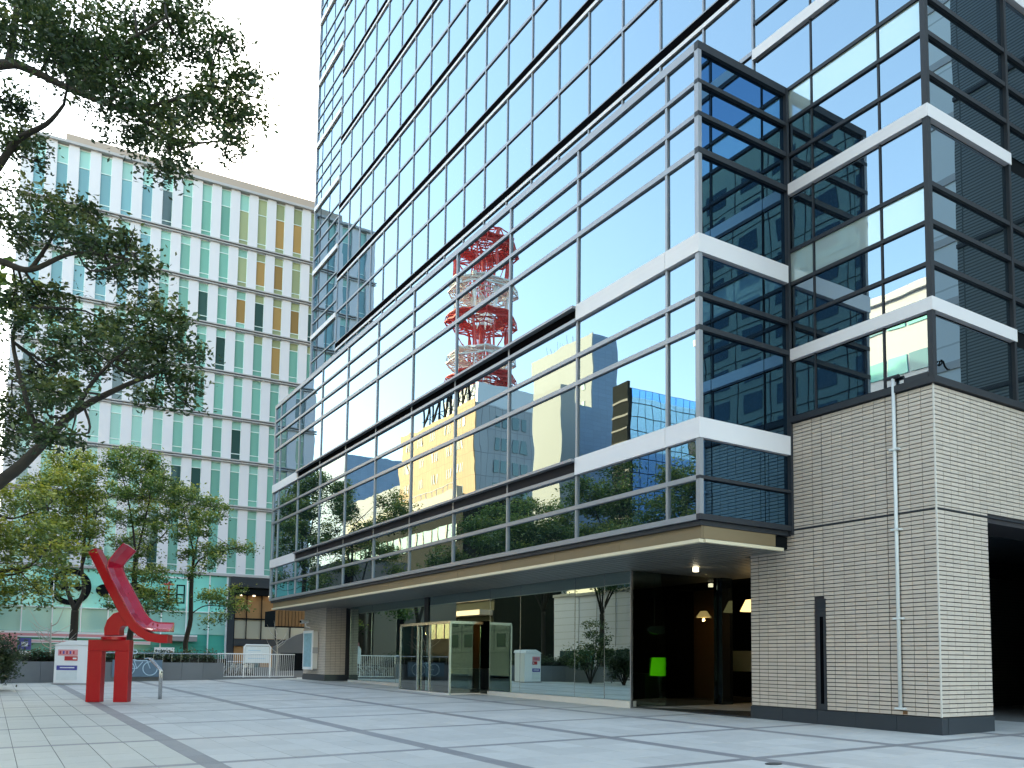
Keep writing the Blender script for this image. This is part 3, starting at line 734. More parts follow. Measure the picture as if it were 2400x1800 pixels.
rs.build('roof_sign_frame', 'sign_black', ab)
mast = thing('lattice_mast', 'red and white steel lattice mast on the roof of the yellow building', 'mast', (-47.8, 138, 51.5))
def octa(r, z, ph=.39): return [Vector((r*math.cos(ph+math.pi*i/4), r*math.sin(ph+math.pi*i/4), z)) for i in range(8)]
levels = [(2.2, 'lattice_red', 7.2), (6.4, 'lattice_white', 7.0), (14.0, 'lattice_red', 6.8), (20.2, 'lattice_white', 6.9), (28.2, 'lattice_red', 6.6)]
prevz, prevm = 0, 'lattice_white'
for (z, mm, r) in levels:
    g = MB()
    for rr, zz, t in ((r, z, .17), (r*.97, z+1.3, .15), (r*.66, z, .13), (r*.66, z+1.3, .13), (r*.34, z, .12)):
        o = octa(rr, zz); g.tube(o+[o[0]], t, 5)
    o, i_, t_, c_ = octa(r, z), octa(r*.66, z), octa(r*.97, z+1.3), octa(r*.34, z)
    for q in range(8):
        g.tube([o[q], c_[q]], .13, 4); g.tube([o[q], t_[(q+1) % 8]], .08, 4); g.tube([t_[q], o[(q+1) % 8]], .08, 4)
        g.tube([o[q], i_[(q+1) % 8]], .10, 4); g.tube([i_[q], o[(q+1) % 8]], .10, 4); g.tube([i_[q], c_[(q+1) % 8]], .09, 4)
        g.tube([o[q], t_[q]], .12, 4); m_ = (o[q]+o[(q+1) % 8])/2; g.tube([m_, (i_[q]+i_[(q+1) % 8])/2], .12, 4)
        if q % 3 == 0:
            dpos = m_+Vector((0, 0, .9)); g.tube([dpos, dpos*1.03], [.35, .55], 10)
    deck = octa(r*.93, z+1.32); deck2 = octa(r*.52, z+1.32)
    for q in range(8):
        w4 = [deck[q], deck[(q+1) % 8], deck2[(q+1) % 8], deck2[q]]
        g.add(w4+[v+Vector((0, 0, .08)) for v in w4], [(0, 1, 2, 3), (7, 6, 5, 4), (0, 4, 5, 1), (1, 5, 6, 2), (2, 6, 7, 3), (3, 7, 4, 0)])
    g.build('platform', mm, mast)
    l = MB(); a = octa(5.0, prevz+(1.3 if prevz else 0), .0); b = octa(5.4, z, .0); a2 = octa(2.0, prevz, .0); b2_ = octa(2.0, z, .0)
    for q in range(8):
        l.tube([a[q], b[q]], .24, 5); l.tube([a2[q], b2_[q]], .10, 4); l.tube([a2[q], b2_[(q+1) % 8]], .07, 4)
        if q % 2 == 0: l.tube([a[q], b[(q+1) % 8]], .11, 4)
        else: l.tube([a2[q], b[q]], .11, 4)
    l.tube([Vector((0, 0, prevz)), Vector((0, 0, z))], .45, 8)
    l.build('leg_bay', mm, mast); prevz = z
top = MB(); a = octa(5.0, 28.2, 0.); b = octa(5.6, 31.0, 0.)
for q in range(8):
    top.tube([a[q], b[q]], .2, 5); top.tube([b[q], b[(q+1) % 8]], .16, 4); top.tube([b[q], Vector((0, 0, 31))], .13, 4); top.tube([a[q], Vector((0, 0, 28.5))], .13, 4); top.tube([a[q], b[(q+1) % 8]], .12, 4); top.tube([b[q], b[(q+3) % 8]], .12, 4)
top.tube([Vector((1, 0, 31)), Vector((-1.5, 3, 34.5))], .1, 5)
top.build('mast_head', 'lattice_red', mast)

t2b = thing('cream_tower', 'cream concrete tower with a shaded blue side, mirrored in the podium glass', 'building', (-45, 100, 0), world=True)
MB().box((-46.66, 95.0, -.5), (-42.26, 110.6, 48.6)).build('wall', 'shade_blue_tile', t2b)
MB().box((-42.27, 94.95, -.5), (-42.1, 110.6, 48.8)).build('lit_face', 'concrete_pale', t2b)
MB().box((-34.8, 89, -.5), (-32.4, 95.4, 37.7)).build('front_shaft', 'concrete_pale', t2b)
MB().box((-42.2, 90.5, -.5), (-34.7, 96, 36.0)).build('low_shaft', 'shade_blue_tile', t2b)
for j in range(9):
    block('window', (-42.09, 96.6, 12+j*3.6), (-42.03, 97.2, 13.8+j*3.6), 'window_dark', t2b)
    block('window', (-42.09, 107.5, 12+j*3.6), (-42.03, 108.4, 13.0+j*3.6), 'window_dark', t2b)
g = MB()
for i in range(9): g.tube([(-44, 101+i, 48.6), (-44, 101.4+i, 50.4+.5*(i % 3))], .06, 4); g.tube([(-44, 101+i, 49.8), (-44, 102+i, 49.2)], .05, 4)
g.build('roof_aerials', 'lattice_white', t2b)

bb = thing('blue_glass_building', 'bright blue curtain wall building with a dark ribbed end', 'building', (-38, 78, 0), world=True)
MB().box((-44.0, 75.1, -.5), (-32.7, 77.5, 33.5)).build('wall', 'room_dark', bb)
bp_ = []
for i in range(10):
    for j in range(17):
        bp_.append(((-43.9+i*1.1+.04, 75.0, 4.9+j*1.68+.05), (-43.9+(i+1)*1.1-.04, 75.06, 4.9+(j+1)*1.68-.05), 'dark_pane' if (i, j) in ((1, 13), (1, 14), (2, 9)) else 'blue_glass'))
for b in bp_: block('glass_pane', b[0], b[1], b[2], bb)
MB().box((-32.69, 75.0, -.5), (-32.4, 78.0, 34.2)).build('ribbed_end', 'stone_dark', bb)
for j in range(18): block('rib', (-32.39, 75.0, 3+j*1.7), (-32.3, 78.0, 3.25+j*1.7), 'dark_aluminium', bb)

lb = thing('low_shop_block', 'long low block with a sunlit cream cornice behind the trees, mirrored in glass', 'building', (-36, 135, 0), world=True)
MB().box((-58, 113.6, -.5), (-31, 161, 27.0)).build('wall', 'stone_dark', lb)
for i in range(75): block('louvre_fin', (-30.9, 114.2+i*.62, 11.0), (-30.5, 114.45+i*.62, 16.2), 'parapet', lb)
block('awning', (-31, 114, 8.6), (-28.9, 160, 9.4), 'parapet', lb)
MB().box((-31.2, 113.4, 25.0), (-30.3, 161.2, 28.0)).build('cornice', 'concrete_cream', lb)
for j in (0, 3):
    block('window_strip', (-30.98, 115, 5+j*5), (-30.93, 160, 7.6+j*5), 'window_dark', lb)
    for i in range(15): block('mullion', (-30.95, 115+i*3, 5+j*5), (-30.85, 115.25+i*3, 7.6+j*5), 'concrete_cream', lb)
gl_ = MB()
for i in range(24): gl_.tube([(-30.6, 114+i*2, 28), (-30.6, 114+i*2, 29.1)], .06, 4)
gl_.tube([(-30.6, 113.5, 29.1), (-30.6, 161, 29.1)], .06, 4); gl_.build('roof_rail', 'lattice_white', lb)
gb2 = thing('grey_hall', 'plain grey hall with stepped roof far behind the trees, mirrored in glass', 'building', (-50, 195, 0), world=True)
MB().box((-62, 170, -.5), (-45.9, 205, 40.0)).build('wall', 'concrete_grey', gb2); MB().box((-62, 205, -.5), (-45.9, 230, 54)).build('upper_block', 'shade_blue_tile', gb2)
wa = thing('white_arcade', 'low white panelled building behind the plaza trees, mirrored in the shop glass', 'building', (-18, 48, 0), world=True)
MB().box((-26, 22, -.5), (-17, 76, 8.6)).build('wall', 'white_wall', wa)
for j in range(7): block('panel_joint', (-17.0, 22, 3.2+j*.75), (-16.97, 76, 3.24+j*.75), 'ledge_grey', wa)
for i in range(17):
    block('shop_window', (-16.99, 22.6+i*3.1, .3), (-16.93, 25.2+i*3.1, 2.7), 'window_dark' if i % 3 else 'aqua_dark', wa)
    block('panel_joint', (-17.0, 22.2+i*3.1, 3.0), (-16.96, 22.24+i*3.1, 8.5), 'ledge_grey', wa)
block('sign_strip', (-16.98, 30, 2.75), (-16.9, 34, 3.1), 'sign_red', wa); block('roof_edge', (-17.05, 22, 8.45), (-16.8, 76, 8.75), 'concrete_cream', wa)
pb = thing('pale_offices', 'pale office building with aqua window bands, mirrored beside the tiled corner', 'building', (-38, 48, 0), world=True)
MB().box((-52, 37, -.5), (-34.3, 66, 36.2)).build('wall', 'white_wall', pb)
for j in range(8):
    z = 1.6+j*4.45
    for i in range(14): block('pane', (-34.28, 37.3+i*2.05, z), (-34.2, 39.1+i*2.05, z+1.7), 'aqua_glass' if (i+j) % 3 else 'blue_pane', pb)
MB().box((-34.31, 36.9, 35.7), (-33.9, 66.1, 36.4)).build('cornice', 'white_wall', pb)
bh = thing('hotel_block', 'olive stone hotel block with square windows, mirrored in the dark return', 'building', (-28, -15, 0), world=True)
MB().box((-46, -60, -.5), (-24.3, 4, 51.2)).build('wall', 'stone_olive', bh)
for j in range(15):
    for i in range(14):
        y = 2.0-i*4.3
        f = MB().box((-24.34, y-2.4, 3.4+j*3.12), (-24.26, y, 5.3+j*3.12)).build('window', 'window_dark', bh)
for j in range(15): block('floor_joint', (-24.31, -60, 2.6+j*3.12), (-24.24, 4, 2.66+j*3.12), 'dark_aluminium', bh)
for i in range(15): block('bay_joint', (-24.31, 3.1-i*4.3, 2), (-24.25, 3.18-i*4.3, 51), 'dark_aluminium', bh)

# ------------------------------------------------------------------ red sculpture
scp = thing('red_sculpture', 'tall glossy red steel sculpture of forked beam on a two legged portal', 'sculpture', on_ground(3.55, 32.25), R_(-28))
MB().box((-.69, -.18, 1.74), (.69, .18, 2.12)).build('lintel', 'sculpture_red', scp, bevel=.015)
for s in (-1, 1):
    a, b = (-.69, -.22) if s < 0 else (.22, .69)
    MB().prism([(a, 0), (b, 0), (b, 1.74), (a, 1.74)], -.178, .178, 1).build('leg', 'sculpture_red', scp, bevel=.015)
sx, sz = 3.95*67.6, 3.95*67.6
def Z(x, y): return ((x-428)/sx, (1565-y)/sz)
MB().tube([(Z(450, 0)[0], 0, 2.12), (Z(450, 0)[0], 0, 2.23)], .40, 28).build('turntable', 'sculpture_red', scp, bevel=.01)
arch = MB(); ap = [Z(450, 960), Z(447, 900), Z(462, 850), Z(495, 812), Z(540, 797), Z(590, 800)]
arch.sweep(ap, [(-.27, -.22), (-.27, .22), (.24, .22), (.24, -.22)]); arch.build('arch', 'sculpture_red', scp, bevel=.02)
b1 = [Z(275, 160), Z(350, 300), Z(440, 470), Z(560, 690), Z(622, 790), Z(670, 850), Z(730, 900), Z(800, 938), Z(880, 950), Z(955, 950)]
beam = MB(); beam.sweep(b1, [(-.27, -.26), (-.27, .26), (.02, .26), (.02, -.26)]); beam.build('main_beam', 'sculpture_red', scp, bevel=.012)
b2 = [Z(552, 130), Z(480, 215), Z(432, 285), Z(425, 330), Z(460, 420), Z(560, 595), Z(640, 740), Z(690, 810), Z(750, 860), Z(815, 880), Z(965, 882)]
ch = MB(); ch.sweep(b2, [(-.14, -.275), (-.10, -.275), (-.02, -.02), (.17, .20), (.20, .18), (.20, .28), (-.14, .28)]); ch.build('channel_beam', 'sculpture_sheen_red', scp, bevel=.008)
rib = MB()
for p, q in ((5, .0), (4, .3), (4, .75), (8, .6), (9, .1)):
    a, b = Vector((*b2[p], 0)), Vector((*b2[min(p+1, 10)], 0)); c = a.lerp(b, q)
    rib.box((c.x-.012, .05, c.y-.10), (c.x+.012, .235, c.y+.12))
rib.build('weld_seam', 'sculpture_red', scp)

# ------------------------------------------------------------------ handrail, display case, planter, railing, bicycles
hr = thing('steel_barrier', 'bent stainless steel handrail barrier right of the red sculpture', 'barrier', on_ground(5.35, 33.2), R_(-28))
for y in (-.10, .10):
    MB().tube([(0, y, 0), (0, y, 1.02), (-.02, y, 1.06), (-.36, y, 1.42), (-.40, y, 1.46)], .035, 10).build('post', 'steel', hr, smooth=True)
MB().tube([(-.40, -.10, 1.46), (-.40, .10, 1.46)], .035, 10).build('handle', 'steel', hr)
MB().box((-.02, -.09, .95), (.02, .09, 1.0)).build('brace', 'steel', hr)

case = thing('display_case', 'white freestanding notice case with blue and maroon posters left of sculpture', 'display case', on_ground(3.9, 48.6), R_(-26))
MB().box((-1.0, -.45, .05), (1.1, .45, 1.98)).build('cabinet', 'sign_white', case, bevel=.03)
MB().box((-1.06, -.5, 0), (1.16, .5, .08)).build('foot', 'ledge_grey', case)
MB().prism([(-1.05, 1.98), (1.15, 1.98), (1.0, 2.16), (-.3, 2.22)], -.5, .5, 1).build('lid', 'sign_white', case)
for n_, lo, hi, mm in (('poster', (-.82, 1.45), (.12, 1.75), 'sign_pink'), ('poster', (-.5, 1.2), (.12, 1.42), 'sign_red'), ('poster', (-.86, .72), (.12, .95), 'sign_blue'), ('poster', (-.86, .22), (.12, .71), 'poster_paper')):
    o = block(n_, (lo[0], -.475, lo[1]), (hi[0], -.452, hi[1]), mm, case)
block('text_bar', (-.1, -.478, 1.27), (.08, -.476, 1.35), 'sign_white', case); block('text_bar', (-.7, -.478, .82), (0, -.476, .87), 'sign_white', case)
for i in range(5): block('text_bar', (-.75+i*.16, -.478, 1.53), (-.67+i*.16, -.476, 1.68), 'sign_blue' if i % 2 else 'sign_red', case)

WDIR = math.atan2(.8, 9.8)
plw = thing('planter_wall', 'low grey slab planter wall behind the sculpture', 'wall', on_ground(-6, 51.0), WDIR)
for i in range(15):
    MB().box((i*1.2+.006, 0, -.1), ((i+1)*1.2-.006, .25, 1.22)).build('wall_slab', 'planter_wall', plw)
MB().box((0, .26, -.1), (18, 2.6, 1.0)).build('soil_box', 'planter_wall', plw)
rl = thing('planter_rail', 'thin pale steel rail above the grey planter wall', 'railing', on_ground(3.5, 51.7), WDIR)
MB().tube([(0, .1, 1.62), (8.5, .1, 1.62)], .03, 8).build('top_rail', 'steel', rl)
for i in range(18): MB().tube([(i*.5, .1, 1.1), (i*.5, .1, 1.62)], .012, 6).build('baluster', 'steel', rl)
bsn = thing('bicycle_sign', 'slate blue panel with pale bicycle symbol and letter P on planter wall', 'sign', on_ground(6.5, 51.75), WDIR)
MB().box((-.7, -.10, .25), (1.9, -.03, 1.2)).build('panel', 'sign_steelblue', bsn)
bk = MB()
for cx in (.05, 1.25): bk.tube([(cx+.38*math.cos(a), -.12, .72+.38*math.sin(a)) for a in np.linspace(0, 2*math.pi, 25)], .028, 5)
for p, q in (((.05, .72), (.55, .72)), ((.55, .72), (.85, 1.1)), ((.4, 1.15), (1.1, 1.15)), ((.4, 1.15), (.55, .72)), ((1.05, 1.2), (1.25, .72)), ((.95, 1.28), (1.15, 1.3)), ((.3, 1.2), (.5, 1.2))):
    bk.tube([(p[0], -.12, p[1]), (q[0], -.12, q[1])], .024, 5)
bk.build('bicycle_symbol', 'line_paleblue', bsn)
pl = MB(); pl.tube([(.3, -.12, 1.35), (.3, -.12, 1.75)], .03, 5); pl.tube([(.3, -.12, 1.74), (.48, -.12, 1.74), (.54, -.12, 1.65), (.48, -.12, 1.56), (.3, -.12, 1.56)], .03, 5); pl.build('letter_p', 'line_paleblue', bsn)

rg = thing('picket_railing', 'white steel picket railing between planter wall and far tiled pier', 'railing', on_ground(11.6, 52.7), math.atan2(.6, 4.9))
MB().tube([(0, 0, 1.55), (4.9, 0, 1.55)], .03, 8).build('top_rail', 'sign_white', rg); MB().tube([(0, 0, .18), (4.9, 0, .18)], .025, 8).build('bottom_rail', 'sign_white', rg)
MB().box((-.1, -.15, -.1), (5.0, .15, .12)).build('kerb', 'planter_wall', rg)
for i in range(38): MB().tube([(.05+i*.13, 0, .15), (.05+i*.13, 0, 1.55)], .013, 6).build('picket', 'sign_white', rg)
nb_ = thing('notice_board', 'white rounded notice board standing behind the picket railing', 'notice board', on_ground(14.4, 54.4), R_(-10))
fr = MB(); fr.tube([(-.8, 0, .05), (-.8, 0, 1.95), (-.7, 0, 2.08), (.7, 0, 2.08), (.8, 0, 1.95), (.8, 0, .05)], .05, 8); fr.build('frame', 'sign_white', nb_)
MB().box((-.74, -.02, .95), (.74, .02, 2.0)).build('panel', 'poster_paper', nb_)
for i in range(3): block('text_line', (-.55, -.03, 1.2+i*.25), (.5-.15*i, -.022, 1.26+i*.25), 'line_paleblue', nb_)
def make_bike():
    b = empty('bicycle', (0, 0, 0))
    for cx in (-.52, .52):
        w_ = MB().tube([(cx+.32*math.cos(a), 0, .34+.32*math.sin(a)) for a in np.linspace(0, 2*math.pi, 25)], .022, 6).build('wheel', 'rubber', b)
        sp_ = MB()
        for a in np.linspace(0, math.pi, 7)[:-1]: sp_.tube([(cx+.31*math.cos(a), 0, .34+.31*math.sin(a)), (cx-.31*math.cos(a), 0, .34-.31*math.sin(a))], .005, 4)
        sp_.build('spokes', 'steel', w_)
    f_ = MB()
    for p, q in (((-.52, .34), (-.1, .32)), ((-.1, .32), (-.22, .82)), ((-.52, .34), (-.2, .72)), ((-.1, .32), (.38, .72)), ((-.2, .72), (.36, .82)), ((.34, .95), (.52, .34))):
        f_.tube([(p[0], 0, p[1]), (q[0], 0, q[1])], .022, 6)
    f_.build('frame', 'bike_paint', b)
    MB().tube([(.28, -.28, 1.02), (.36, -.1, 1.04), (.36, .1, 1.04), (.28, .28, 1.02)], .018, 6).build('handlebar', 'steel', b)
    MB().prism([(-.36, -.08), (-.1, -.02), (-.1, .02), (-.36, .08)], .84, .90, 2).build('saddle', 'rubber', b)
    g_ = MB(); g_.box((.45, -.17, .66), (.75, .17, .70))
    for x in (.45, .75): g_.box((x-.01, -.17, .70), (x+.01, .17, .92))
    for y in (-.17, .17): g_.box((.45, y-.01, .70), (.75, y+.01, .92))
    g_.build('basket', 'steel', b)
    return b
bp0 = make_bike()
words = ['leftmost of the bicycles parked behind the picket railing', 'second bicycle from the left behind the picket railing', 'third bicycle from the left behind the picket railing', 'fourth bicycle from the left behind the picket railing', 'fifth bicycle from the left behind the picket railing', 'rightmost bicycle, nearest the white notice board']
for i in range(6):
    o = bp0 if i == 0 else copy_tree(bp0)
    x = 12.0+i*.40; y = 54.4+.08*i
    o.location = on_ground(x, y); o.rotation_euler = (R_(4), 0, R_(58+rnd.uniform(-14, 14)))
    tag(o, words[i], 'bicycle', 'bicycles parked behind the railing')

nc = thing('notice_case', 'white framed wall notice case on the far tiled pier', 'notice case', (16.46, 49.6, 2.0))
MB().box((-.30, -.75, -1.05), (0, .85, 1.15)).build('cabinet', 'curb_white', nc)
MB().box((-.36, -.82, -1.1), (-.305, .92, 1.2)).build('frame', 'sign_white', nc)
MB().box((-.372, -.66, -.95), (-.362, .76, 1.04)).build('poster', 'poster_tint', nc)
block('lock_box', (-.34, -.88, -.15), (-.02, -.76, .2), 'ledge_grey', nc)
cc = thing('security_camera', 'white security camera on a bracket high on the far tiled pier', 'camera', (16.46, 50.4, 3.75))
MB().tube([(0, 0, -.35), (-.25, 0, -.30), (-.3, 0, 0)], .03, 8).build('bracket', 'sign_white', cc)
MB().tube([(-.1, .1, .05), (-.62, -.12, 0)], .11, 12).build('body', 'sign_white', cc)
MB().tube([(-.62, -.12, 0), (-.66, -.137, 0)], .08, 12).build('lens', 'sign_black', cc)
for i, (x, y) in enumerate(((11.4, 8.6), (10.9, 9.6))):
    d = MB().tube([(0, 0, 0), (0, 0, .012)], .13 if i == 0 else .16, 18).build('floor_drain', 'granite_dark'); d.location = on_ground(x, y, .0005); d.scale = (1, .7, 1)
    tag(d, 'small dark round floor drain in the pale paving' if i == 0 else 'dark drain cover at the crossing of the paving bands', 'drain')

# ------------------------------------------------------------------ trees
def leaves(clumps, size, dens, parent, mname, name='crown', flat=.75, lod=1.0):
    """Leaf-sized diamonds spread through ellipsoid clumps (centre, radii)."""
    P, T = [], []
    for (c, r) in clumps:
        r = np.array(r if hasattr(r, '__len__') else (r, r, r*flat)); c = np.array(c, float)
        area = (r[0]*r[1]*r[2])**(2/3)
        n = max(40, int(40*dens*area/(size*size)*lod))
        # sub-tufts give light and dark masses with gaps between
        nt_ = max(5, int(n/45)); u = nrs.normal(size=(nt_, 3)); u /= np.linalg.norm(u, axis=1)[:, None]
        tc = c+u*r*(nrs.uniform(.25, 1.05, (nt_, 1))**.6); tr = nrs.uniform(.55, 1.25, nt_)*size*2.6
        idx = nrs.randint(0, nt_, n)
        p = tc[idx]+nrs.normal(size=(n, 3))*tr[idx][:, None]*np.array([1, 1, .55])*.62
        P.append(p)
        tt = .40+.36*(p[:, 2]-c[2])/max(.05, r[2])+nrs.normal(size=n)*.16+(nrs.uniform(-.16, .16, nt_))[idx]  # clump tops lighter, light from above painted into the leaf tone
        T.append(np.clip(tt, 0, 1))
    P = np.concatenate(P); T = np.concatenate(T); n = len(P)
    a = nrs.normal(size=(n, 3)); a[:, 2] *= .5; a /= np.linalg.norm(a, axis=1)[:, None]
    up = nrs.normal(size=(n, 3))*.75+np.array([0, 0, 1.0]); b = np.cross(a, up); b /= np.linalg.norm(b, axis=1)[:, None]
    s = size*nrs.uniform(.65, 1.25, (n, 1)); nn = np.cross(a, b)
    V = np.stack([P-a*s*.5, P+b*s*.24+nn*s*.06, P+a*s*.5, P-b*s*.24+nn*s*.06], 1).reshape(-1, 3)
    me = bpy.data.meshes.new(name); me.vertices.add(n*4); me.vertices.foreach_set('co', V.ravel())
    me.loops.add(n*4); me.loops.foreach_set('vertex_index', np.arange(n*4, dtype=np.int32))
    me.polygons.add(n); me.polygons.foreach_set('loop_start', np.arange(0, n*4, 4, dtype=np.int32)); me.polygons.foreach_set('loop_total', np.full(n, 4, np.int32))
    at_ = me.attributes.new('tone', 'FLOAT', 'FACE'); at_.data.foreach_set('value', T.astype(np.float32))
    me.update(); me.validate(); me.materials.append(M[mname])
    o = bpy.data.objects.new(name, me); COL.objects.link(o); o.parent = parent
    return o
def curve3(pts, n=5, jit=0.0):
    """A smooth polyline through points."""
    pts = [np.array(p, float) for p in pts]; out = []
    for i in range(len(pts)-1):
        p0, p1, p2, p3 = pts[max(i-1, 0)], pts[i], pts[i+1], pts[min(i+2, len(pts)-1)]
        for k in range(n):
            t = k/n; out.append(.5*((2*p1)+(-p0+p2)*t+(2*p0-5*p1+4*p2-p3)*t*t+(-p0+3*p1-3*p2+p3)*t**3)+nrs.normal(size=3)*jit)
    out.append(pts[-1]); return out
def limb(mb, pts, r0, r1, n=7, jit=0.0):
    c = curve3(pts, 5, jit); m = len(c)-1
    mb.tube(c, [r0+(r1-r0)*(i/m)**.8 for i in range(m+1)], n)
    return c
def twigs(mb, joints, clumps, r, k=3):
    """Thin branches from limb joints into each clump."""
    J = np.array(joints)
    for (c, rr) in clumps:
        c = np.array(c, float); d = J[np.argmin(((J-c)**2).sum(1))]
        R = np.array(rr if hasattr(rr, '__len__') else (rr,)*3)
        mid = (c+d)/2+nrs.normal(size=3)*.12*np.linalg.norm(c-d)
        mb.tube(curve3([d, mid, c], 4), [r*(1-.09*i) for i in range(9)], 5)
        for q in range(k):
            e = c+nrs.normal(size=3)*R*.55; mb.tube([tuple(c+(d-c)*.2), tuple((c+e)/2+nrs.normal(size=3)*.05*R), tuple(e)], [r*.5, r*.32, r*.14], 4)
def px_tree(name, label, group, base, depth, trunk_px, r0, r1, limbs_px, clumps_px, leafm, leaf, dens, spread=.25):
    """A tree whose limbs and foliage masses are laid out round a measured standing place; each mass has its own depth."""
    base = np.array(base, float)
    t = thing(name, label, 'tree', tuple(base), group=group)
    rs_ = np.random.RandomState(len(clumps_px)*7+int(depth*10))
    def P(x, y, dd=0.0): return at(x, y, depth+dd)-base
    w = MB(); joints = []
    tp = [np.array([0, 0, -.3])]+[P(*q) for q in trunk_px]
    joints += limb(w, tp, r0, r1, 10)
    for L_ in limbs_px:
        pts = [P(q[0], q[1], q[2] if len(q) > 2 else 0) for q in L_[0]]
        joints += limb(w, pts, L_[1], L_[2], 7)
    cl_ = []
    for q in clumps_px:
        x, y, r = q[:3]; dd = q[3] if len(q) > 3 else rs_.uniform(-1, 1)*spread*depth*.25
        R = r/F_PX*depth; cl_.append((P(x, y, dd), (R, R*1.05, R*.80)))
    twigs(w, joints, cl_, max(.012, r1*.16))
    w.build('trunk', 'bark', t, smooth=True)
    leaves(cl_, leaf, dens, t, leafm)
    return t
# big tree at the left, its trunk outside the picture
D0 = 11.5
px_tree('camphor_tree', 'large dark leaved tree leaning in from the left edge', None, (-2.4, 8.6, zg(-2.4, 8.6)), D0,
        [(-330, 1500), (-300, 1200), (-250, 900), (-200, 600), (-150, 330), (-90, 120)], .34, .13,
        [([(-240, 860), (-120, 1180), (10, 1120), (95, 1045), (175, 965), (290, 905), (385, 868)], .13, .02),
         ([(-200, 600), (-100, 590), (0, 612), (72, 632), (180, 592), (325, 612)], .085, .015),
         ([(-160, 360), (-40, 420), (40, 330), (110, 290), (150, 245)], .08, .02),
         ([(-150, 330), (-60, 180), (20, 150), (75, 165), (180, 215), (300, 255), (400, 235), (500, 200)], .095, .012),
         ([(20, 150), (34, 60), (45, -60)], .06, .03), ([(180, 215), (270, 120), (390, 40)], .05, .012), ([(300, 255), (420, 330), (520, 330)], .035, .01),
         ([(95, 1045), (60, 930), (30, 800), (50, 720)], .05, .015), ([(175, 965), (230, 880), (330, 790)], .04, .012), ([(72, 632), (120, 560), (140, 500)], .035, .012)],
        [(150, 60, 95), (70, 20, 70), (240, 110, 85), (320, 90, 90), (330, 190, 80), (250, 210, 70), (400, 60, 60), (430, 20, 45), (470, 130, 62), (520, 90, 38), (540, 200, 62), (570, 280, 48), (500, 270, 58),
         (430, 260, 62), (370, 300, 60), (420, 350, 40), (395, 400, 42), (300, 300, 50), (540, 330, 38), (10, 90, 55), (30, 240, 50), (60, 330, 45), (15, 330, 45), (90, 380, 22), (200, 150, 70), (120, 130, 55),
         (100, 510, 62), (170, 490, 52), (60, 570, 42), (230, 560, 58), (300, 590, 50), (250, 620, 40), (330, 640, 38), (340, 700, 30), (170, 560, 40), (10, 520, 36), (20, 450, 24),
         (40, 690, 50), (110, 700, 48), (150, 740, 40), (60, 760, 42), (190, 800, 58), (260, 780, 58), (330, 760, 62), (400, 770, 50), (440, 830, 40), (370, 840, 60), (300, 850, 60), (420, 900, 45), (360, 930, 42), (220, 860, 50),
         (130, 850, 52), (70, 880, 50), (110, 930, 52), (30, 950, 48), (60, 1010, 52), (20, 1060, 45), (120, 1010, 42), (160, 1040, 26), (440, 950, 22), (150, 930, 40)],
        'leaf_deep', .082, 1.25, .55)
# yellow-green tree beyond it
px_tree('olive_tree', 'yellow green tree at the left edge below the dark foliage', None, (-2.6, 30.5, zg(-2.6, 30.5)), 27,
        [(-130, 1500), (-110, 1400), (-90, 1300)], .22, .12,
        [([(-110, 1400), (-20, 1345), (60, 1330), (105, 1290), (118, 1262)], .09, .02), ([(-110, 1380), (-30, 1352), (40, 1345), (75, 1325)], .06, .02), ([(-90, 1300), (-20, 1215), (30, 1215), (80, 1200)], .08, .02)],
        [(20, 1175, 46), (60, 1190, 44), (100, 1165, 32), (20, 1250, 50), (75, 1255, 46), (40, 1300, 46), (110, 1240, 34), (95, 1310, 38), (30, 1360, 40), (80, 1370, 36), (130, 1340, 34), (150, 1300, 30), (10, 1400, 34), (100, 1400, 26), (160, 1370, 24), (-40, 1250, 60), (-40, 1370, 50)],
        'leaf_olive', .15, 1.0, .5)
G_MID = 'street trees beyond the planter wall'
px_tree('street_tree', 'thick forked street tree in front of the ring emblem', G_MID, (6.0, 62.5, zg(6, 62.5)), 57,
        [(172, 1540), (174, 1470), (176, 1430)], .30, .24,
        [([(176, 1430), (160, 1390), (150, 1340), (130, 1270), (110, 1190)], .18, .04), ([(176, 1430), (196, 1385), (192, 1330), (200, 1250), (205, 1170)], .19, .04), ([(192, 1330), (212, 1260), (228, 1200)], .08, .03)],
        [(150, 1085, 34), (185, 1080, 36), (205, 1110, 32), (120, 1110, 36), (90, 1130, 34), (150, 1140, 44), (200, 1150, 38), (110, 1170, 40), (160, 1195, 44), (215, 1190, 34), (130, 1230, 40), (185, 1235, 38), (225, 1240, 26), (150, 1280, 34), (120, 1280, 30), (215, 1290, 24), (100, 1230, 34)],
        'leaf_olive', .22, 1.3, .5)
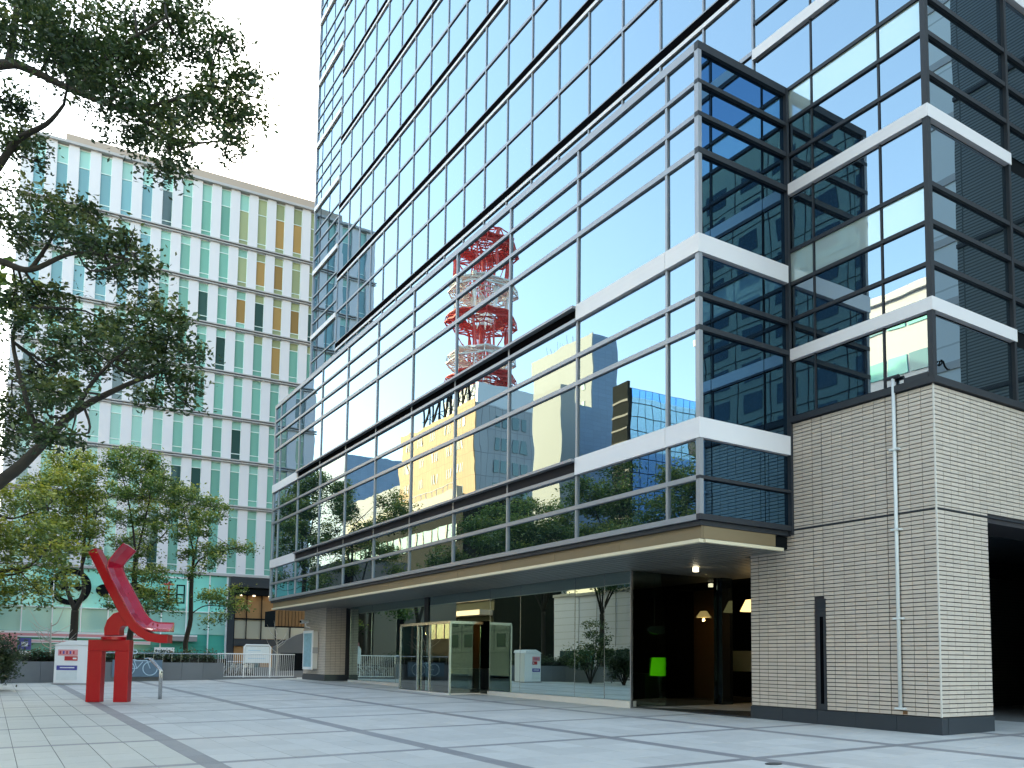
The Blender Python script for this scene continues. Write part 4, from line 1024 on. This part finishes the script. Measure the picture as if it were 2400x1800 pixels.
px_tree('street_tree', 'street tree with tall yellow green crown behind the sculpture', G_MID, (11.6, 63.5, zg(11.6, 63.5)), 60,
        [(310, 1545), (311, 1450), (314, 1380), (318, 1310)], .26, .17,
        [([(318, 1310), (340, 1290), (375, 1262), (395, 1240)], .10, .03), ([(318, 1310), (312, 1240), (300, 1170), (285, 1110)], .10, .03), ([(318, 1310), (335, 1240), (350, 1170), (355, 1120)], .10, .03), ([(311, 1420), (350, 1400), (390, 1390)], .06, .02)],
        [(265, 1075, 28), (300, 1062, 30), (340, 1075, 30), (365, 1095, 26), (285, 1105, 34), (330, 1115, 38), (375, 1125, 34), (395, 1155, 30), (350, 1155, 38), (310, 1160, 34), (270, 1150, 26), (260, 1205, 26), (300, 1215, 30), (345, 1205, 36), (385, 1200, 32), (365, 1245, 30), (320, 1265, 34), (280, 1270, 28), (335, 1300, 26), (345, 1345, 30), (375, 1345, 24), (330, 1395, 26), (372, 1400, 28), (400, 1420, 24), (350, 1430, 26), (250, 1320, 20), (262, 1410, 18), (310, 1345, 24)],
        'leaf_mid', .22, 1.2, .5)
px_tree('street_tree', 'slim street tree right of the sculpture with long side branch', G_MID, (17.0, 63.0, zg(17, 63)), 62,
        [(446, 1545), (447, 1450), (448, 1390), (450, 1345)], .21, .14,
        [([(450, 1345), (452, 1290), (440, 1240), (430, 1190)], .09, .03), ([(450, 1340), (470, 1310), (510, 1295), (555, 1285)], .08, .02), ([(450, 1345), (462, 1270), (475, 1210)], .08, .03), ([(447, 1440), (480, 1420), (530, 1420), (560, 1405)], .05, .02)],
        [(420, 1150, 24), (445, 1160, 24), (470, 1175, 26), (495, 1180, 24), (515, 1195, 22), (430, 1195, 30), (465, 1210, 28), (500, 1215, 22), (445, 1240, 28), (420, 1250, 22), (480, 1245, 22), (470, 1290, 24), (500, 1285, 24), (530, 1282, 22), (560, 1282, 22), (585, 1285, 14), (435, 1300, 20), (440, 1335, 18), (510, 1310, 18), (480, 1325, 16), (520, 1400, 22), (545, 1420, 24), (500, 1395, 20), (555, 1385, 16), (480, 1400, 18), (525, 1445, 16), (575, 1425, 14), (490, 1455, 12)],
        'leaf_mid', .22, 1.1, .4)
def free_tree(name, label, group, x, y, h, seed, leafm='leaf_mid', leaf=.24, dens=.75, rad=3.6):
    global nrs
    r_ = np.random.RandomState(seed); z0 = zg(x, y)
    t = thing(name, label, 'tree', (x, y, z0), group=group); w = MB(); J = []
    fork = h*.36; lean = r_.normal(size=2)*.25
    J += limb(w, [(0, 0, -.3), (lean[0]*.4, lean[1]*.4, fork*.5), (lean[0], lean[1], fork)], .26, .19, 9)
    cl_ = []
    for i in range(6):
        a = i*1.05+r_.uniform(-.3, .3); R = rad*r_.uniform(.45, .95); zz = h*r_.uniform(.62, .93)
        e = np.array([R*math.cos(a), R*math.sin(a), zz]); J += limb(w, [(lean[0], lean[1], fork-.1), (e[0]*.35+lean[0], e[1]*.35+lean[1], fork+(zz-fork)*.5), tuple(e)], .11, .025, 6)
        for q in range(4):
            c = e*np.array([1, 1, 1])+r_.normal(size=3)*np.array([.9, .9, .8]); s_ = r_.uniform(.9, 1.7); cl_.append((c, (s_, s_, s_*.7)))
    for q in range(9):
        a = r_.uniform(0, 6.28); R = rad*r_.uniform(.1, .8); s_ = r_.uniform(.6, 1.1); cl_.append((np.array([R*math.cos(a), R*math.sin(a), h*r_.uniform(.45, .95)]), (s_, s_, s_*.7)))
    twigs(w, J, cl_, .03, 2)
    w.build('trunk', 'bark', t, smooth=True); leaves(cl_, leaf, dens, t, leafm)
    return t
G_ROW = 'plaza trees outside the frame, mirrored in the glass'
spots = [(-6.5, 27, 14.0, 'dark tree of the plaza row opposite the podium corner'), (-8.5, 34, 16.5, 'tall dark tree mirrored under the white band at the podium corner'), (-7.5, 41, 14.5, 'round tree mirrored in the middle of the podium glass'),
         (-9.5, 48, 15.0, 'tree mirrored left of the yellow building'), (-8.0, 56, 15.5, 'tree mirrored in the far podium bays beside the vents'), (-9.0, 66, 17.0, 'farthest tree of the plaza row mirrored near the podium end'), (-6.0, 19, 12.0, 'small dark tree nearest the tiled corner in the plaza row')]
for i, (x, y, h, lab) in enumerate(spots): free_tree('plaza_tree', lab, G_ROW, x, y, h, 40+i, 'leaf_mid', .26, 1.0, rad=4.8)

# shrubs, hedge, sapling
def shrub(name, label, x, y, r, h, leafm, leaf, dens, seed, cat='shrub'):
    r_ = np.random.RandomState(seed); t = thing(name, label, cat, (x, y, zg(x, y))); w = MB(); cl_ = []
    for i in range(10):
        a = r_.uniform(0, 6.28); q = r*r_.uniform(.1, .8); z = h*r_.uniform(.25, .85); c = np.array([q*math.cos(a), q*math.sin(a), z]); s_ = r_.uniform(.35, .55)*r
        cl_.append((c, (s_, s_, s_*.8))); w.tube(curve3([(0, 0, -.1), tuple(c*.5+np.array([0, 0, .1])), tuple(c)], 3), [.05-.006*k for k in range(7)], 5)
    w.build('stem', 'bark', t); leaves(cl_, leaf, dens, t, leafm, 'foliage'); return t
shrub('round_shrub', 'dense dark shrub at the lower left picture edge', .2, 43.0, 1.5, 2.6, 'leaf_hedge', .16, 1.0, 2)
shrub('round_shrub', 'taller loose shrub behind the dark one at the left edge', -1.2, 48.5, 1.6, 4.6, 'leaf_deep', .20, .9, 3)
hd = thing('hedge', 'clipped dark hedge growing along the top of the planter wall', 'hedge', (3.0, 53.0, zg(3, 53)), WDIR)
hb = [((i*.62-7, .2+nrs.uniform(-.3, .3), 1.35+nrs.uniform(-.08, .08)), (.55, .75, .42)) for i in range(26)]
leaves(hb, .14, 1.1, hd, 'leaf_hedge', 'foliage'); MB().box((-7.2, -.3, .9), (9.3, .7, 1.35)).build('inner_twigs', 'bark', hd)
sap = thing('bare_sapling', 'bare pale young tree left of the notice case', 'tree', on_ground(3.2, 60))
w = MB(); J = limb(w, [(0, 0, 0), (.02, 0, 1.5), (0, 0, 3.4)], .09, .03, 7)
for i in range(14):
    a = rnd.uniform(0, 6.28); z = rnd.uniform(1.6, 3.3); e = (1.5*math.cos(a)*rnd.uniform(.6, 1), 1.5*math.sin(a)*rnd.uniform(.6, 1), z+rnd.uniform(.5, 1.4))
    w.tube(curve3([(0, 0, z), (e[0]*.5, e[1]*.5, z+.25), e], 3), [.035-.0045*k for k in range(7)], 5)
w.build('trunk', 'pale_bark', sap)
sp2 = thing('bare_sapling', 'bare thin young tree beside the timber entrance', 'tree', on_ground(16.8, 58.5))
w = MB(); limb(w, [(0, 0, 0), (.05, 0, 1.6), (-.1, 0, 3.2)], .06, .02, 6)
for i in range(8):
    a = rnd.uniform(0, 6.28); z = rnd.uniform(1.2, 3.0); w.tube([(0, 0, z), (.5*math.cos(a), .5*math.sin(a), z+.4), (.8*math.cos(a), .8*math.sin(a), z+1.0)], [.025, .016, .006], 5)
w.build('trunk', 'pale_bark', sp2)
